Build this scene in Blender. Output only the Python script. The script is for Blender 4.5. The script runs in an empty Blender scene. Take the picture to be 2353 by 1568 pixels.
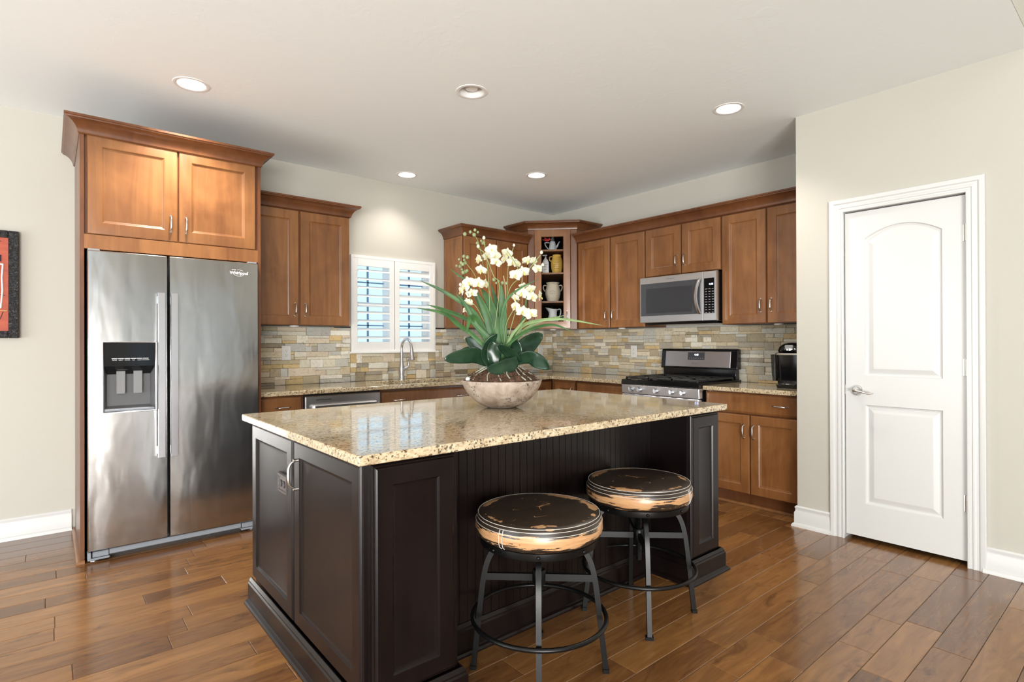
import bpy, bmesh, math, random
from mathutils import Vector, Matrix
random.seed(11)
PI = math.pi
SC = bpy.context.scene
COL = SC.collection
H = 2.743                                   # ceiling height

# ------------------------------------------------------------------ camera
cam_d = bpy.data.cameras.new('camera'); cam = bpy.data.objects.new('camera', cam_d); COL.objects.link(cam)
yaw, pitch, roll = 0.874410128, 0.00245161, -0.00336383
fw = Vector((math.cos(yaw)*math.cos(pitch), math.sin(yaw)*math.cos(pitch), math.sin(pitch)))
rt = Vector((math.sin(yaw), -math.cos(yaw), 0)); up = rt.cross(fw)
c_, s_ = math.cos(roll), math.sin(roll)
r2 = c_*rt + s_*up; u2 = c_*up - s_*rt
cam.matrix_world = Matrix(((r2.x, u2.x, -fw.x, -4.588), (r2.y, u2.y, -fw.y, -4.724), (r2.z, u2.z, -fw.z, 1.238), (0, 0, 0, 1)))
cam_d.sensor_width = 36; cam_d.lens = 19.458; cam_d.clip_start = .02
SC.camera = cam

# ------------------------------------------------------------------ world, daylight, exposure
w = bpy.data.worlds.new('daylight_sky'); SC.world = w; w.use_nodes = True
bg = w.node_tree.nodes['Background']; bg.inputs[0].default_value = (.52, .79, 1.0, 1); bg.inputs[1].default_value = 1.45
SC.view_settings.view_transform = 'Standard'; SC.view_settings.look = 'None'
SC.view_settings.gamma = 1; SC.view_settings.exposure = 0.0

def area(name, loc, rot, sx, sy, power, col=(1, 1, 1)):
    d = bpy.data.lights.new(name, 'AREA'); d.shape = 'RECTANGLE'; d.size = sx; d.size_y = sy; d.energy = power; d.color = col
    o = bpy.data.objects.new(name, d); COL.objects.link(o); o.location = loc; o.rotation_euler = rot
    return o
# daylight coming in through the big windows of the room behind the camera
area('rear_window_daylight', (-7.1, -8.9, 1.9), (PI*.52, 0, 0), 3.2, 3.2, 40, (1, .985, .96))
area('side_window_daylight', (-8.9, -2.6, 1.30), (PI/2, 0, -PI/2), 3.4, 2.1, 50, (.97, .985, 1))
# upward fill lamps added at the same windows to brighten the ceiling
area('side_patio_bounce', (-8.7, -2.6, .50), (PI*.70, 0, -PI/2), 3.4, 1.6, 130, (1, .985, .95))
area('rear_patio_bounce', (-7.1, -8.7, .50), (PI*.665, 0, -.16), 3.2, 1.6, 720, (1, .985, .95))

# ------------------------------------------------------------------ helpers
class MB:
    """collects shapes and links them as ONE mesh object"""
    def __init__(s, xf=None):
        s.bm = bmesh.new(); s.xf = xf; s.mi = 0
        s.col = None
    def _v(s, p):
        p = Vector(p)
        return s.bm.verts.new(s.xf @ p if s.xf else p)
    def face(s, vs):
        try:
            f = s.bm.faces.new(vs)
        except ValueError:
            return None
        f.material_index = s.mi
        if s.col: f[s.col] = s.cv
        return f
    def poly(s, pts): return s.face([s._v(p) for p in pts])
    def box(s, x0, x1, y0, y1, z0, z1, bev=0):
        if bev <= 0:
            v = [s._v((x, y, z)) for z in (z0, z1) for x, y in ((x0, y0), (x1, y0), (x1, y1), (x0, y1))]
            for q in ((3, 2, 1, 0), (4, 5, 6, 7), (0, 1, 5, 4), (1, 2, 6, 5), (2, 3, 7, 6), (3, 0, 4, 7)): s.face([v[i] for i in q])
            return
        b = min(bev, (x1-x0)*.49, (y1-y0)*.49, (z1-z0)*.49)
        # rounded-edge box: three nested octagon-ish rings
        rings = []
        for z, d in ((z0, b), (z0+b, 0), (z1-b, 0), (z1, b)):
            if d: pts = [(x0+b, y0+b), (x1-b, y0+b), (x1-b, y1-b), (x0+b, y1-b)]; pts = [p for p in pts for _ in (0, 1)]
            else: pts = [(x0, y0+b), (x0+b, y0), (x1-b, y0), (x1, y0+b), (x1, y1-b), (x1-b, y1), (x0+b, y1), (x0, y1-b)]
            if d:
                vs = [s._v((p[0], p[1], z)) for p in pts[::2]]
                rings.append([vs[0], vs[0], vs[1], vs[1], vs[2], vs[2], vs[3], vs[3]])
            else: rings.append([s._v((p[0], p[1], z)) for p in pts])
        for a, c in zip(rings[:-1], rings[1:]):
            for i in range(8):
                j = (i+1) % 8; q = []
                for v in (a[i], a[j], c[j], c[i]):
                    if v not in q: q.append(v)
                if len(q) > 2: s.face(q)
        lo, hi = rings[0], rings[3]
        s.face([lo[6], lo[4], lo[2], lo[0]]); s.face([hi[0], hi[2], hi[4], hi[6]])
    def loops(s, lps, cap0=True, cap1=True, closed=True):
        R = [[s._v(p) for p in l] for l in lps]
        n = len(R[0])
        for a, b in zip(R[:-1], R[1:]):
            for i in range(n if closed else n-1):
                j = (i+1) % n; s.face([a[i], a[j], b[j], b[i]])
        if cap0: s.face(R[0][::-1])
        if cap1: s.face(R[-1])
        return R
    def panel(s, x0, x1, z0, z1, prof):
        """rectangular rings on a front facing -y; prof = [(inset, y)...]"""
        s.loops([[(x0+i, y, z0+i), (x1-i, y, z0+i), (x1-i, y, z1-i), (x0+i, y, z1-i)] for i, y in prof])
    def lathe(s, prof, c=(0, 0, 0), seg=24, cap0=True, cap1=True):
        s.loops([[(c[0]+r*math.cos(2*PI*i/seg), c[1]+r*math.sin(2*PI*i/seg), c[2]+z) for i in range(seg)] for r, z in prof], cap0, cap1)
    def cyl(s, p0, p1, r, seg=16, r1=None, cap=True):
        p0, p1 = Vector(p0), Vector(p1); d = (p1-p0).normalized()
        a = d.orthogonal().normalized(); b = d.cross(a); r1 = r if r1 is None else r1
        s.loops([[p+(a*math.cos(2*PI*i/seg)+b*math.sin(2*PI*i/seg))*q for i in range(seg)] for p, q in ((p0, r), (p1, r1))], cap, cap)
    def tube(s, pts, r, seg=8, closed=False, flat=None):
        pts = [Vector(p) for p in pts]; n = len(pts); L = []
        prev = None
        for i, p in enumerate(pts):
            if closed: t = pts[(i+1) % n]-pts[i-1]
            else: t = pts[min(i+1, n-1)]-pts[max(i-1, 0)]
            t.normalize()
            if prev is None: a = t.orthogonal().normalized()
            else: a = (prev - t*prev.dot(t)).normalized()
            prev = a; b = t.cross(a)
            rr = r[i] if isinstance(r, (list, tuple)) else r
            L.append([p+(a*math.cos(2*PI*k/seg)+b*math.sin(2*PI*k/seg))*rr for k in range(seg)])
        if closed: L.append(L[0]); s.loops(L, False, False)
        else: s.loops(L)
    def sphere(s, c, r, seg=12, rings=8, sq=(1, 1, 1)):
        L = []
        for i in range(1, rings):
            a = PI*i/rings-PI/2
            L.append([(c[0]+sq[0]*r*math.cos(a)*math.cos(2*PI*k/seg), c[1]+sq[1]*r*math.cos(a)*math.sin(2*PI*k/seg), c[2]+sq[2]*r*math.sin(a)) for k in range(seg)])
        s.loops(L)
    def prism(s, poly, z0, z1):
        s.loops([[(x, y, z0) for x, y in poly], [(x, y, z1) for x, y in poly]])
    def prism_x(s, poly, x0, x1):       # poly in (y,z)
        s.loops([[(x0, y, z) for y, z in poly], [(x1, y, z) for y, z in poly]])
    def sweep(s, path, prof, closed=False):
        """prof (out,up) swept along a plan path; 'out' is to the right of travel"""
        P = [Vector((p[0], p[1], 0)) for p in path]; z = path[0][2] if len(path[0]) > 2 else 0
        n = len(P); L = []
        for i in range(n):
            d0 = (P[i]-P[i-1]) if (i > 0 or closed) else (P[1]-P[0])
            d1 = (P[(i+1) % n]-P[i]) if (i < n-1 or closed) else (P[-1]-P[-2])
            d0.normalize(); d1.normalize()
            n0 = Vector((d0.y, -d0.x, 0)); n1 = Vector((d1.y, -d1.x, 0))
            m = n0+n1; m = m/max(.25, m.dot(n0)) if m.length > 1e-6 else n0
            L.append([P[i]+m*o+Vector((0, 0, z+h)) for o, h in prof])
        if closed: L.append(L[0]); s.loops(L, False, False)
        else: s.loops(L)
    def grid(s, pts2):
        V = [[s._v(p) for p in row] for row in pts2]
        for a, b in zip(V[:-1], V[1:]):
            for i in range(len(a)-1): s.face([a[i], a[i+1], b[i+1], b[i]])
    def build(s, name, mat, parent=None, smooth=35, loc=None, solid=0, sub=0, bevel=0):
        bmesh.ops.remove_doubles(s.bm, verts=s.bm.verts, dist=1e-5)
        bmesh.ops.recalc_face_normals(s.bm, faces=s.bm.faces)
        me = bpy.data.meshes.new(name); s.bm.to_mesh(me); s.bm.free()
        for m in (mat if isinstance(mat, (list, tuple)) else [mat]): me.materials.append(m)
        if smooth:
            me.polygons.foreach_set('use_smooth', [True]*len(me.polygons))
            me.set_sharp_from_angle(angle=math.radians(smooth))
        o = bpy.data.objects.new(name, me); COL.objects.link(o)
        if parent: o.parent = parent
        if loc: o.location = loc
        if bevel:
            b = o.modifiers.new('bevel', 'BEVEL'); b.width = bevel; b.segments = 2; b.limit_method = 'ANGLE'
        if solid:
            b = o.modifiers.new('solid', 'SOLIDIFY'); b.thickness = solid; b.offset = 0
        if sub:
            b = o.modifiers.new('sub', 'SUBSURF'); b.levels = sub; b.render_levels = sub
        return o
def tag(o, label=None, cat=None, group=None, kind=None):
    if label: o['label'] = label
    if cat: o['category'] = cat
    if group: o['group'] = group
    if kind: o['kind'] = kind
    return o
def empty(name, loc=(0, 0, 0), rz=0, label=None, cat=None, group=None, kind=None):
    o = bpy.data.objects.new(name, None); COL.objects.link(o); o.location = loc; o.rotation_euler = (0, 0, rz)
    o.empty_display_size = .1
    return tag(o, label, cat, group, kind)
def copy_tree(o, parent=None):
    c = o.copy(); COL.objects.link(c)
    if parent: c.parent = parent
    for ch in list(o.children): copy_tree(ch, c)
    return c
def spline(pts, n=8):
    P = [Vector(p) for p in pts]
    if len(P) == 2: return [P[0].lerp(P[1], i/n) for i in range(n+1)]
    Q = [P[0]*2-P[1]]+P+[P[-1]*2-P[-2]]; R = []
    for i in range(1, len(Q)-2):
        a, b, c, d = Q[i-1:i+3]
        for k in range(n):
            t = k/n
            R.append(.5*((2*b)+(c-a)*t+(2*a-5*b+4*c-d)*t*t+(3*b-a-3*c+d)*t**3))
    R.append(P[-1]); return R
def text_obj(body, name, size, mat, parent, loc, rot=(PI/2, 0, 0), ext=.0006, align='CENTER', shear=0, bold=0):
    cu = bpy.data.curves.new(name, 'FONT'); cu.body = body; cu.size = size; cu.extrude = ext; cu.align_x = align; cu.align_y = 'CENTER'
    cu.shear = shear; cu.offset = bold
    t = bpy.data.objects.new(name+'_tmp', cu); COL.objects.link(t)
    dg = bpy.context.evaluated_depsgraph_get()
    me = bpy.data.meshes.new_from_object(t.evaluated_get(dg)); me.name = name
    bpy.data.objects.remove(t); me.materials.clear(); me.materials.append(mat)
    o = bpy.data.objects.new(name, me); COL.objects.link(o); o.parent = parent; o.location = loc; o.rotation_euler = rot
    return o

# ------------------------------------------------------------------ materials
def mat(name, col, rough=.5, metal=0, **k):
    m = bpy.data.materials.new(name); m.use_nodes = True; b = m.node_tree.nodes['Principled BSDF']
    b.inputs['Base Color'].default_value = (*col, 1); b.inputs['Roughness'].default_value = rough; b.inputs['Metallic'].default_value = metal
    for a, v in k.items():
        n = a.replace('_', ' ').title().replace('Ior', 'IOR')
        b.inputs[n].default_value = v
    return m
def nodes(m):
    t = m.node_tree; return t, t.nodes['Principled BSDF'], t.links
def nd(t, kind, **k):
    n = t.nodes.new(kind)
    for a, v in k.items():
        if a.startswith('i_'): n.inputs[a[2:].replace('_', ' ')].default_value = v
        else: setattr(n, a, v)
    return n
def ramp(t, stops, interp='LINEAR'):
    r = t.nodes.new('ShaderNodeValToRGB'); e = r.color_ramp.elements; r.color_ramp.interpolation = interp
    while len(e) < len(stops): e.new(.5)
    for i, (p, c) in enumerate(stops): e[i].position = p; e[i].color = (*c, 1) if len(c) == 3 else c
    return r
def coords(t, scale=(1, 1, 1), out='Object', rot=(0, 0, 0)):
    tc = t.nodes.new('ShaderNodeTexCoord'); mp = t.nodes.new('ShaderNodeMapping')
    mp.inputs['Scale'].default_value = scale; mp.inputs['Rotation'].default_value = rot; t.links.new(tc.outputs[out], mp.inputs[0]); return mp
def noise(t, mp, scale, detail=4, rough=.5, dist=0):
    n = nd(t, 'ShaderNodeTexNoise'); n.inputs['Scale'].default_value = scale; n.inputs['Detail'].default_value = detail
    n.inputs['Roughness'].default_value = rough; n.inputs['Distortion'].default_value = dist
    if mp: t.links.new(mp.outputs[0], n.inputs['Vector'])
    return n
def bump(t, src, b, strength, dist=.01):
    n = t.nodes.new('ShaderNodeBump'); n.inputs['Strength'].default_value = strength; n.inputs['Distance'].default_value = dist
    t.links.new(src, n.inputs['Height']); t.links.new(n.outputs[0], b.inputs['Normal']); return n
def mix(t, a, b, fac, mode='MIX'):
    n = t.nodes.new('ShaderNodeMix'); n.data_type = 'RGBA'; n.blend_type = mode
    for sock, v in ((n.inputs[0], fac), (n.inputs[6], a), (n.inputs[7], b)):
        if hasattr(v, 'links'): t.links.new(v, sock)
        elif isinstance(v, (int, float)): sock.default_value = v
        else: sock.default_value = (*v, 1)
    return n.outputs[2]
def wood(name, dark, light, rough=.3, coat=.25, seed=0, grain=(9, 9, .9)):
    m = mat(name, light, rough, coat_weight=coat, coat_roughness=.18); t, b, L = nodes(m)
    tc = t.nodes.new('ShaderNodeTexCoord'); oi = t.nodes.new('ShaderNodeObjectInfo')
    vm = nd(t, 'ShaderNodeVectorMath', operation='MULTIPLY_ADD'); L.new(oi.outputs['Random'], vm.inputs[0]); vm.inputs[1].default_value = (7, 13, 5); L.new(tc.outputs['Object'], vm.inputs[2])
    mp = t.nodes.new('ShaderNodeMapping'); mp.inputs['Scale'].default_value = grain; L.new(vm.outputs[0], mp.inputs[0])
    n1 = noise(t, mp, 1.6, 6, .6, 1.2)
    mp2 = t.nodes.new('ShaderNodeMapping'); mp2.inputs['Scale'].default_value = (2.6, 2.6, 1.7); L.new(vm.outputs[0], mp2.inputs[0])
    n2 = noise(t, mp2, 1.5, 3, .55, .6)
    ad = nd(t, 'ShaderNodeMath', operation='MULTIPLY_ADD'); L.new(n1.outputs[0], ad.inputs[0]); ad.inputs[1].default_value = .45; 
    m2 = nd(t, 'ShaderNodeMath', operation='MULTIPLY'); L.new(n2.outputs[0], m2.inputs[0]); m2.inputs[1].default_value = .55; L.new(m2.outputs[0], ad.inputs[2])
    r = ramp(t, [(.32, dark), (.66, light)]); L.new(ad.outputs[0], r.inputs[0]); L.new(r.outputs[0], b.inputs['Base Color'])
    mp3 = t.nodes.new('ShaderNodeMapping'); mp3.inputs['Scale'].default_value = (120, 120, 4); L.new(vm.outputs[0], mp3.inputs[0])
    n3 = noise(t, mp3, 1, 3); bump(t, n3.outputs[0], b, .04, .002)
    return m
M = {}
M['maple'] = wood('stained_maple', (.135, .048, .014), (.285, .122, .040), .34, .2)
M['maple_dark'] = wood('red_brown_maple', (.085, .027, .010), (.165, .060, .020), .34, .2)  # redder maple; shade of door gaps and crown coves put into the colour
M['espresso'] = wood('espresso_stained_wood', (.0030, .0018, .0019), (.009, .005, .0048), .30, .10)
M['espresso'].node_tree.nodes['Principled BSDF'].inputs['Specular IOR Level'].default_value = .26
M['inside'] = mat('cabinet_inside', (.02, .013, .01), .6)
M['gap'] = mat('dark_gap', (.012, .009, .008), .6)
# painted surfaces
def paint(name, col, rough, bscale, bstr):
    m = mat(name, col, rough); t, b, L = nodes(m); mp = coords(t)
    n = noise(t, mp, bscale, 3, .6); bump(t, n.outputs[0], b, bstr, .004); return m
M['wall'] = paint('beige_wall_paint', (.50, .48, .425), .65, 160, .06)
M['white'] = mat('white_trim_paint', (.65, .65, .64), .34)
M['shutter'] = mat('white_shutter_paint', (.84, .84, .83), .35)
m = M['ceiling'] = mat('white_knockdown_ceiling', (.85, .885, .885), .8); t, b, L = nodes(m); mp = coords(t)
n = noise(t, mp, 14, 2, .5, .4); r = ramp(t, [(.56, (0, 0, 0)), (.66, (1, 1, 1))]); L.new(n.outputs[0], r.inputs[0]); bump(t, r.outputs[0], b, .10, .003)
# floor boards: one tint per board kept in the mesh
m = M['floor'] = mat('hand_scraped_hardwood', (.1, .05, .02), .22, coat_weight=.35, coat_roughness=.12); t, b, L = nodes(m)
at = nd(t, 'ShaderNodeAttribute', attribute_name='tint')
tc = t.nodes.new('ShaderNodeTexCoord'); vm = nd(t, 'ShaderNodeVectorMath', operation='MULTIPLY_ADD')
L.new(at.outputs['Color'], vm.inputs[0]); vm.inputs[1].default_value = (31, 17, 0); L.new(tc.outputs['Object'], vm.inputs[2])
mp = t.nodes.new('ShaderNodeMapping'); mp.inputs['Scale'].default_value = (1.3, 9, 1); L.new(vm.outputs[0], mp.inputs[0])
n1 = noise(t, mp, 2.2, 8, .62, 1.4)
mpb = t.nodes.new('ShaderNodeMapping'); mpb.inputs['Scale'].default_value = (2.2, 6, 1); L.new(vm.outputs[0], mpb.inputs[0])
n2 = noise(t, mpb, 2.0, 4, .6, .8)
ad = nd(t, 'ShaderNodeMath', operation='MULTIPLY_ADD'); L.new(n1.outputs[0], ad.inputs[0]); ad.inputs[1].default_value = .50
sp = t.nodes.new('ShaderNodeSeparateColor'); L.new(at.outputs['Color'], sp.inputs[0])
mm = nd(t, 'ShaderNodeMath', operation='MULTIPLY_ADD'); L.new(sp.outputs[2], mm.inputs[0]); mm.inputs[1].default_value = .24; mm.inputs[2].default_value = .12; L.new(mm.outputs[0], ad.inputs[2])
r = ramp(t, [(.22, (.062, .024, .009)), (.45, (.170, .072, .023)), (.70, (.32, .150, .046))]); L.new(ad.outputs[0], r.inputs[0])
r2_ = ramp(t, [(.26, (.35, .28, .24)), (.40, (1, 1, 1))]); L.new(n2.outputs[0], r2_.inputs[0])
L.new(mix(t, r.outputs[0], r2_.outputs[0], .75, 'MULTIPLY'), b.inputs['Base Color'])
bump(t, n1.outputs[0], b, .07, .006)
M['floorgap'] = mat('floor_joint', (.012, .007, .005), .7)
# granite
def granite(name):
    m = mat(name, (.5, .4, .3), .07, coat_weight=.3, coat_roughness=.03); t, b, L = nodes(m)
    mp = coords(t, (1, 1, 1)); mpx = coords(t, (.55, 1.6, 1), rot=(0, 0, .25))
    n1 = noise(t, mpx, 60, 6, .66, .5); r1 = ramp(t, [(.34, (.36, .26, .15)), (.50, (.56, .45, .29)), (.64, (.66, .57, .40))]); L.new(n1.outputs[0], r1.inputs[0])
    n2 = noise(t, mpx, 95, 5, .65, .3); r2 = ramp(t, [(.30, (.03, .02, .012)), (.37, (.36, .25, .16)), (.46, (1, 1, 1))]); L.new(n2.outputs[0], r2.inputs[0])
    n3 = noise(t, mp, 7, 3, .5); r3 = ramp(t, [(.42, (.0, .0, .0)), (.62, (1, 1, 1))]); L.new(n3.outputs[0], r3.inputs[0])
    c = mix(t, r1.outputs[0], r2.outputs[0], .85, 'MULTIPLY')
    c2 = mix(t, c, (.66, .57, .42), r3.outputs[0]); n4 = mix(t, c, c2, .22)
    v = nd(t, 'ShaderNodeTexVoronoi'); v.inputs['Scale'].default_value = 150; L.new(mp.outputs[0], v.inputs['Vector'])
    sp = t.nodes.new('ShaderNodeSeparateColor'); L.new(v.outputs['Color'], sp.inputs[0]); rv = ramp(t, [(.87, (0, 0, 0)), (.89, (1, 1, 1))], 'LINEAR'); L.new(sp.outputs[0], rv.inputs[0])
    L.new(mix(t, n4, mix(t, n4, (.045, .026, .018), .8), rv.outputs[0]), b.inputs['Base Color'])
    return m
M['granite'] = granite('speckled_tan_granite')
# stone tile: colour per stone kept in the mesh, veins from noise
m = M['stone'] = mat('split_face_quartzite', (.4, .35, .28), .55); t, b, L = nodes(m)
at = nd(t, 'ShaderNodeAttribute', attribute_name='tint'); mp = coords(t, (1, 1, 1))
n1 = noise(t, mp, 26, 6, .62, 1.6); r1 = ramp(t, [(.28, (.50, .40, .30)), (.42, (.95, .92, .87)), (.60, (1.06, 1.05, 1.02)), (.74, (.90, .74, .48))]); L.new(n1.outputs[0], r1.inputs[0])
L.new(mix(t, at.outputs['Color'], r1.outputs[0], .8, 'MULTIPLY'), b.inputs['Base Color'])
n2 = noise(t, mp, 70, 5, .6); bump(t, n2.outputs[0], b, .35, .006)
M['grout'] = mat('dark_stone_joint', (.07, .055, .04), .9)
# metals
def steel(name, col=(.66, .66, .665), rough=.31, wave=0.0, axis=(3, 3, 300)):
    m = mat(name, col, rough, 1, anisotropic=.55); t, b, L = nodes(m)
    mp = coords(t, axis); n = noise(t, mp, 1, 2)
    r = ramp(t, [(0, (rough*.93,)*3), (1, (rough*1.07,)*3)]); L.new(n.outputs[0], r.inputs[0]); L.new(r.outputs[0], b.inputs['Roughness'])
    tg = nd(t, 'ShaderNodeTangent', direction_type='RADIAL', axis='Z'); L.new(tg.outputs[0], b.inputs['Tangent'])
    if wave:
        mp2 = coords(t, (7, 7, 2.2)); n2 = noise(t, mp2, 1.2, 2, .4, .3); bump(t, n2.outputs[0], b, wave, .03)
    return m
M['steel'] = steel('brushed_stainless_steel')
M['fridge'] = steel('rippled_stainless_door', (.47, .465, .46), .20, .14)
M['handle_steel'] = mat('satin_handle_steel', (.62, .62, .65), .28, 1)
M['nickel'] = mat('satin_nickel', (.62, .60, .57), .25, 1)
M['chrome'] = mat('polished_chrome', (.75, .75, .76), .1, 1)
M['sidegrey'] = mat('grey_enamel', (.20, .21, .225), .4)
M['kick'] = mat('grey_plastic_grille', (.24, .26, .29), .45)
M['black'] = mat('gloss_black_enamel', (.006, .006, .007), .12)
M['blackmat'] = mat('black_plastic', (.012, .012, .013), .4)
M['iron'] = mat('cast_iron_grate', (.02, .02, .021), .38)
M['darkmetal'] = mat('dark_gunmetal', (.0035, .0035, .0036), .36, .2)
M['darkmetal'].node_tree.nodes['Principled BSDF'].inputs['Specular IOR Level'].default_value = .35
M['glassblk'] = mat('dark_oven_glass', (.062, .065, .073), .22)
M['screen'] = mat('microwave_screen', (.036, .038, .043), .3)
M['recess'] = mat('dispenser_grey_plastic', (.11, .11, .115), .35)
M['paddle'] = mat('paddle_grey_plastic', (.22, .22, .225), .4)
M['outlet'] = mat('white_plastic_plate', (.72, .71, .68), .4)
M['slot'] = mat('dark_slot', (.02, .02, .02), .6)
M['brownplate'] = mat('brown_outlet_plate', (.045, .030, .026), .3)
m = M['glass'] = mat('clear_glass', (1, 1, 1), .02, transmission_weight=1.0, ior=1.05)
def emis(name, col, s, base=(0, 0, 0)):
    m = mat(name, base, .4, emission_strength=s); m.node_tree.nodes['Principled BSDF'].inputs['Emission Color'].default_value = (*col, 1); return m
M['lens'] = emis('lit_lamp_lens', (1, .96, .9), 14, (.8, .8, .8))
M['led'] = emis('blue_white_display', (.55, .62, 1), 5)
M['whiteprint'] = mat('white_print', (.75, .75, .75), .5)
M['greyprint'] = mat('grey_print', (.38, .38, .4), .5)
M['baffle'] = mat('white_lamp_baffle', (.78, .77, .75), .5)
M['bulb'] = mat('unlit_bulb_glass', (.82, .81, .79), .3)

# ================================================================== ROOM SHELL
YG, HG = -4.268, 4.1                      # where the kitchen ceiling ends; height of the tall room
XL, YR = -9.0, -9.0                       # far left wall, wall behind the camera
PX, PY = -.739, -3.10                     # pantry block: face plane and its corner
def st(o): o['kind'] = 'structure'; return o
LAMPS = [(-3.953, -1.071, 125), (-2.642, -2.028, 0), (-1.221, -2.885, 48), (-2.128, -.321, 26), (-1.219, -1.047, 60)]
# floor of single boards running along the back wall
mb = MB(); lay = mb.bm.loops.layers.color.new('tint') if False else None
bm = mb.bm; fl = bm.faces.layers.int.new('tmp')
W = .1315; y = -4.09-40*W; tints = []
rng = random.Random(5)
while y < 0.0:
    x = XL-rng.random()*1.2
    while x < 0:
        ln = rng.choice((.35, .5, .6, .75, .9, 1.05, 1.2, 1.35))*rng.uniform(.9, 1.1)
        a, b_, c, d = max(x, XL)+.0006, min(x+ln, 0)-.0006, max(y, YR)+.0006, min(y+W, 0)-.0006
        if b_-a > .02 and d-c > .01:
            tn = (rng.random(), rng.random(), rng.random()); e = .0022; z1 = 0; z0 = -.0022
            o = [bm.verts.new(p) for p in ((a, c, z0), (b_, c, z0), (b_, d, z0), (a, d, z0))]
            i = [bm.verts.new(p) for p in ((a+e, c+e, z1), (b_-e, c+e, z1), (b_-e, d-e, z1), (a+e, d-e, z1))]
            for k in range(4): bm.faces.new((o[k], o[(k+1) % 4], i[(k+1) % 4], i[k])); tints.append(tn)
            bm.faces.new(i); tints.append(tn)
        x += ln
    y += W
me = bpy.data.meshes.new('floor'); bm.to_mesh(me); bm.free()
ca = me.color_attributes.new('tint', 'FLOAT_COLOR', 'CORNER'); k = 0
for p, tn in zip(me.polygons, tints):
    for li in p.loop_indices: ca.data[li].color = (*tn, 1)
# joints and slab below, kept in the same floor mesh
me.materials.append(M['floor']); me.materials.append(M['floorgap'])
bm = bmesh.new(); bm.from_mesh(me)
vs = [bm.verts.new(p) for p in ((XL, YR, -.0023), (0, YR, -.0023), (0, 0, -.0023), (XL, 0, -.0023), (XL, YR, -.1), (0, YR, -.1), (0, 0, -.1), (XL, 0, -.1))]
for q in ((0, 1, 2, 3), (7, 6, 5, 4), (0, 4, 5, 1), (1, 5, 6, 2), (2, 6, 7, 3), (3, 7, 4, 0)):
    f = bm.faces.new([vs[i] for i in q]); f.material_index = 1
bm.to_mesh(me); bm.free()
floor = bpy.data.objects.new('floor', me); COL.objects.link(floor); st(floor)
# ceiling with round holes for the recessed lamps
mb = MB(); R_ = .076; S_ = .12
xs = sorted([XL, 0]+[l[0]+s for l in LAMPS for s in (-S_, S_)]); ys = sorted([YG, 0]+[l[1]+s for l in LAMPS for s in (-S_, S_)])
for i in range(len(xs)-1):
    for j in range(len(ys)-1):
        cx, cy = (xs[i]+xs[i+1])/2, (ys[j]+ys[j+1])/2
        if any(abs(cx-l[0]) < .01+S_ and abs(cy-l[1]) < .01+S_ and abs(xs[i]-l[0]) <= S_+.001 and abs(xs[i+1]-l[0]) <= S_+.001 and abs(ys[j]-l[1]) <= S_+.001 and abs(ys[j+1]-l[1]) <= S_+.001 for l in LAMPS): continue
        mb.poly([(xs[i], ys[j], H), (xs[i], ys[j+1], H), (xs[i+1], ys[j+1], H), (xs[i+1], ys[j], H)])
for lx, ly, on in LAMPS:
    n = 32; ci = [(lx+R_*math.cos(2*PI*k/n), ly+R_*math.sin(2*PI*k/n), H) for k in range(n)]
    sq = []
    for k in range(n):
        a = 2*PI*k/n; m_ = max(abs(math.cos(a)), abs(math.sin(a))); sq.append((lx+S_*math.cos(a)/m_, ly+S_*math.sin(a)/m_, H))
    for k in range(n): mb.poly([ci[k], ci[(k+1) % n], sq[(k+1) % n], sq[k]])
mb.poly([(XL, YG, H+.25), (0, YG, H+.25), (0, 0, H+.25), (XL, 0, H+.25)])
st(mb.build('ceiling', M['ceiling'], smooth=0))
mb = MB(); mb.box(XL, 0, YR, YG-.1, HG, HG+.1); st(mb.build('ceiling_great_room', M['ceiling'], smooth=0))
# back wall with the window hole
WX0, WX1, WZ0, WZ1 = -2.50, -1.675, 1.175, 2.005
mb = MB(); mb.box(XL, WX0, 0, .15, 0, H); mb.box(WX1, .15, 0, .15, 0, H); mb.box(WX0, WX1, 0, .15, 0, WZ0); mb.box(WX0, WX1, 0, .15, WZ1, H)
st(mb.build('wall_back', M['wall'], smooth=0))
mb = MB(); mb.box(0, .15, -3.25, 0, 0, H); st(mb.build('wall_right', M['wall'], smooth=0))
# pantry block with the door opening
DY0, DY1, DZ = -3.996, -3.392, 2.046
mb = MB(); mb.box(PX, 0, PY-.11, PY, 0, H); mb.box(PX, PX+.11, DY1+.012, PY-.11, 0, H); mb.box(PX, PX+.11, YR, DY0-.012, 0, H); mb.box(PX, PX+.11, YR, YG-.001, H, HG); mb.box(PX, PX+.11, DY0-.012, DY1+.012, DZ+.012, H)
mb.box(-.06, 0, YR, PY-.11, 0, H)
st(mb.build('wall_pantry', M['wall'], smooth=0))
# walls behind the camera, with the openings the daylight comes through
mb = MB(); mb.box(XL-.15, XL, YR, -4.4, 0, HG); mb.box(XL-.15, XL, -4.4, .15, 2.5, H); mb.box(XL-.15, XL, -.8, .15, 0, 2.5); mb.box(XL-.15, XL, -4.4, -.8, 0, .2)
st(mb.build('wall_left', M['wall'], smooth=0))
mb = MB(); px = XL-.15
for a, b, z0, z1 in ((-8.8, -5.4, .2, 3.6), (-3.42, -3.16, .2, 2.4), (-2.65, -1.35, .1, 2.3)):
    mb.box(px, a, YR-.15, YR, 0, HG); mb.box(a, b, YR-.15, YR, 0, z0); mb.box(a, b, YR-.15, YR, z1, HG); px = b
mb.box(px, .15, YR-.15, YR, 0, HG)
st(mb.build('wall_rear', M['wall'], smooth=0))
vb = st(empty('window_2', (-2.0, YR+.02, 0)))  # unseen slats added to streak the reflection in the refrigerator doors
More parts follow.
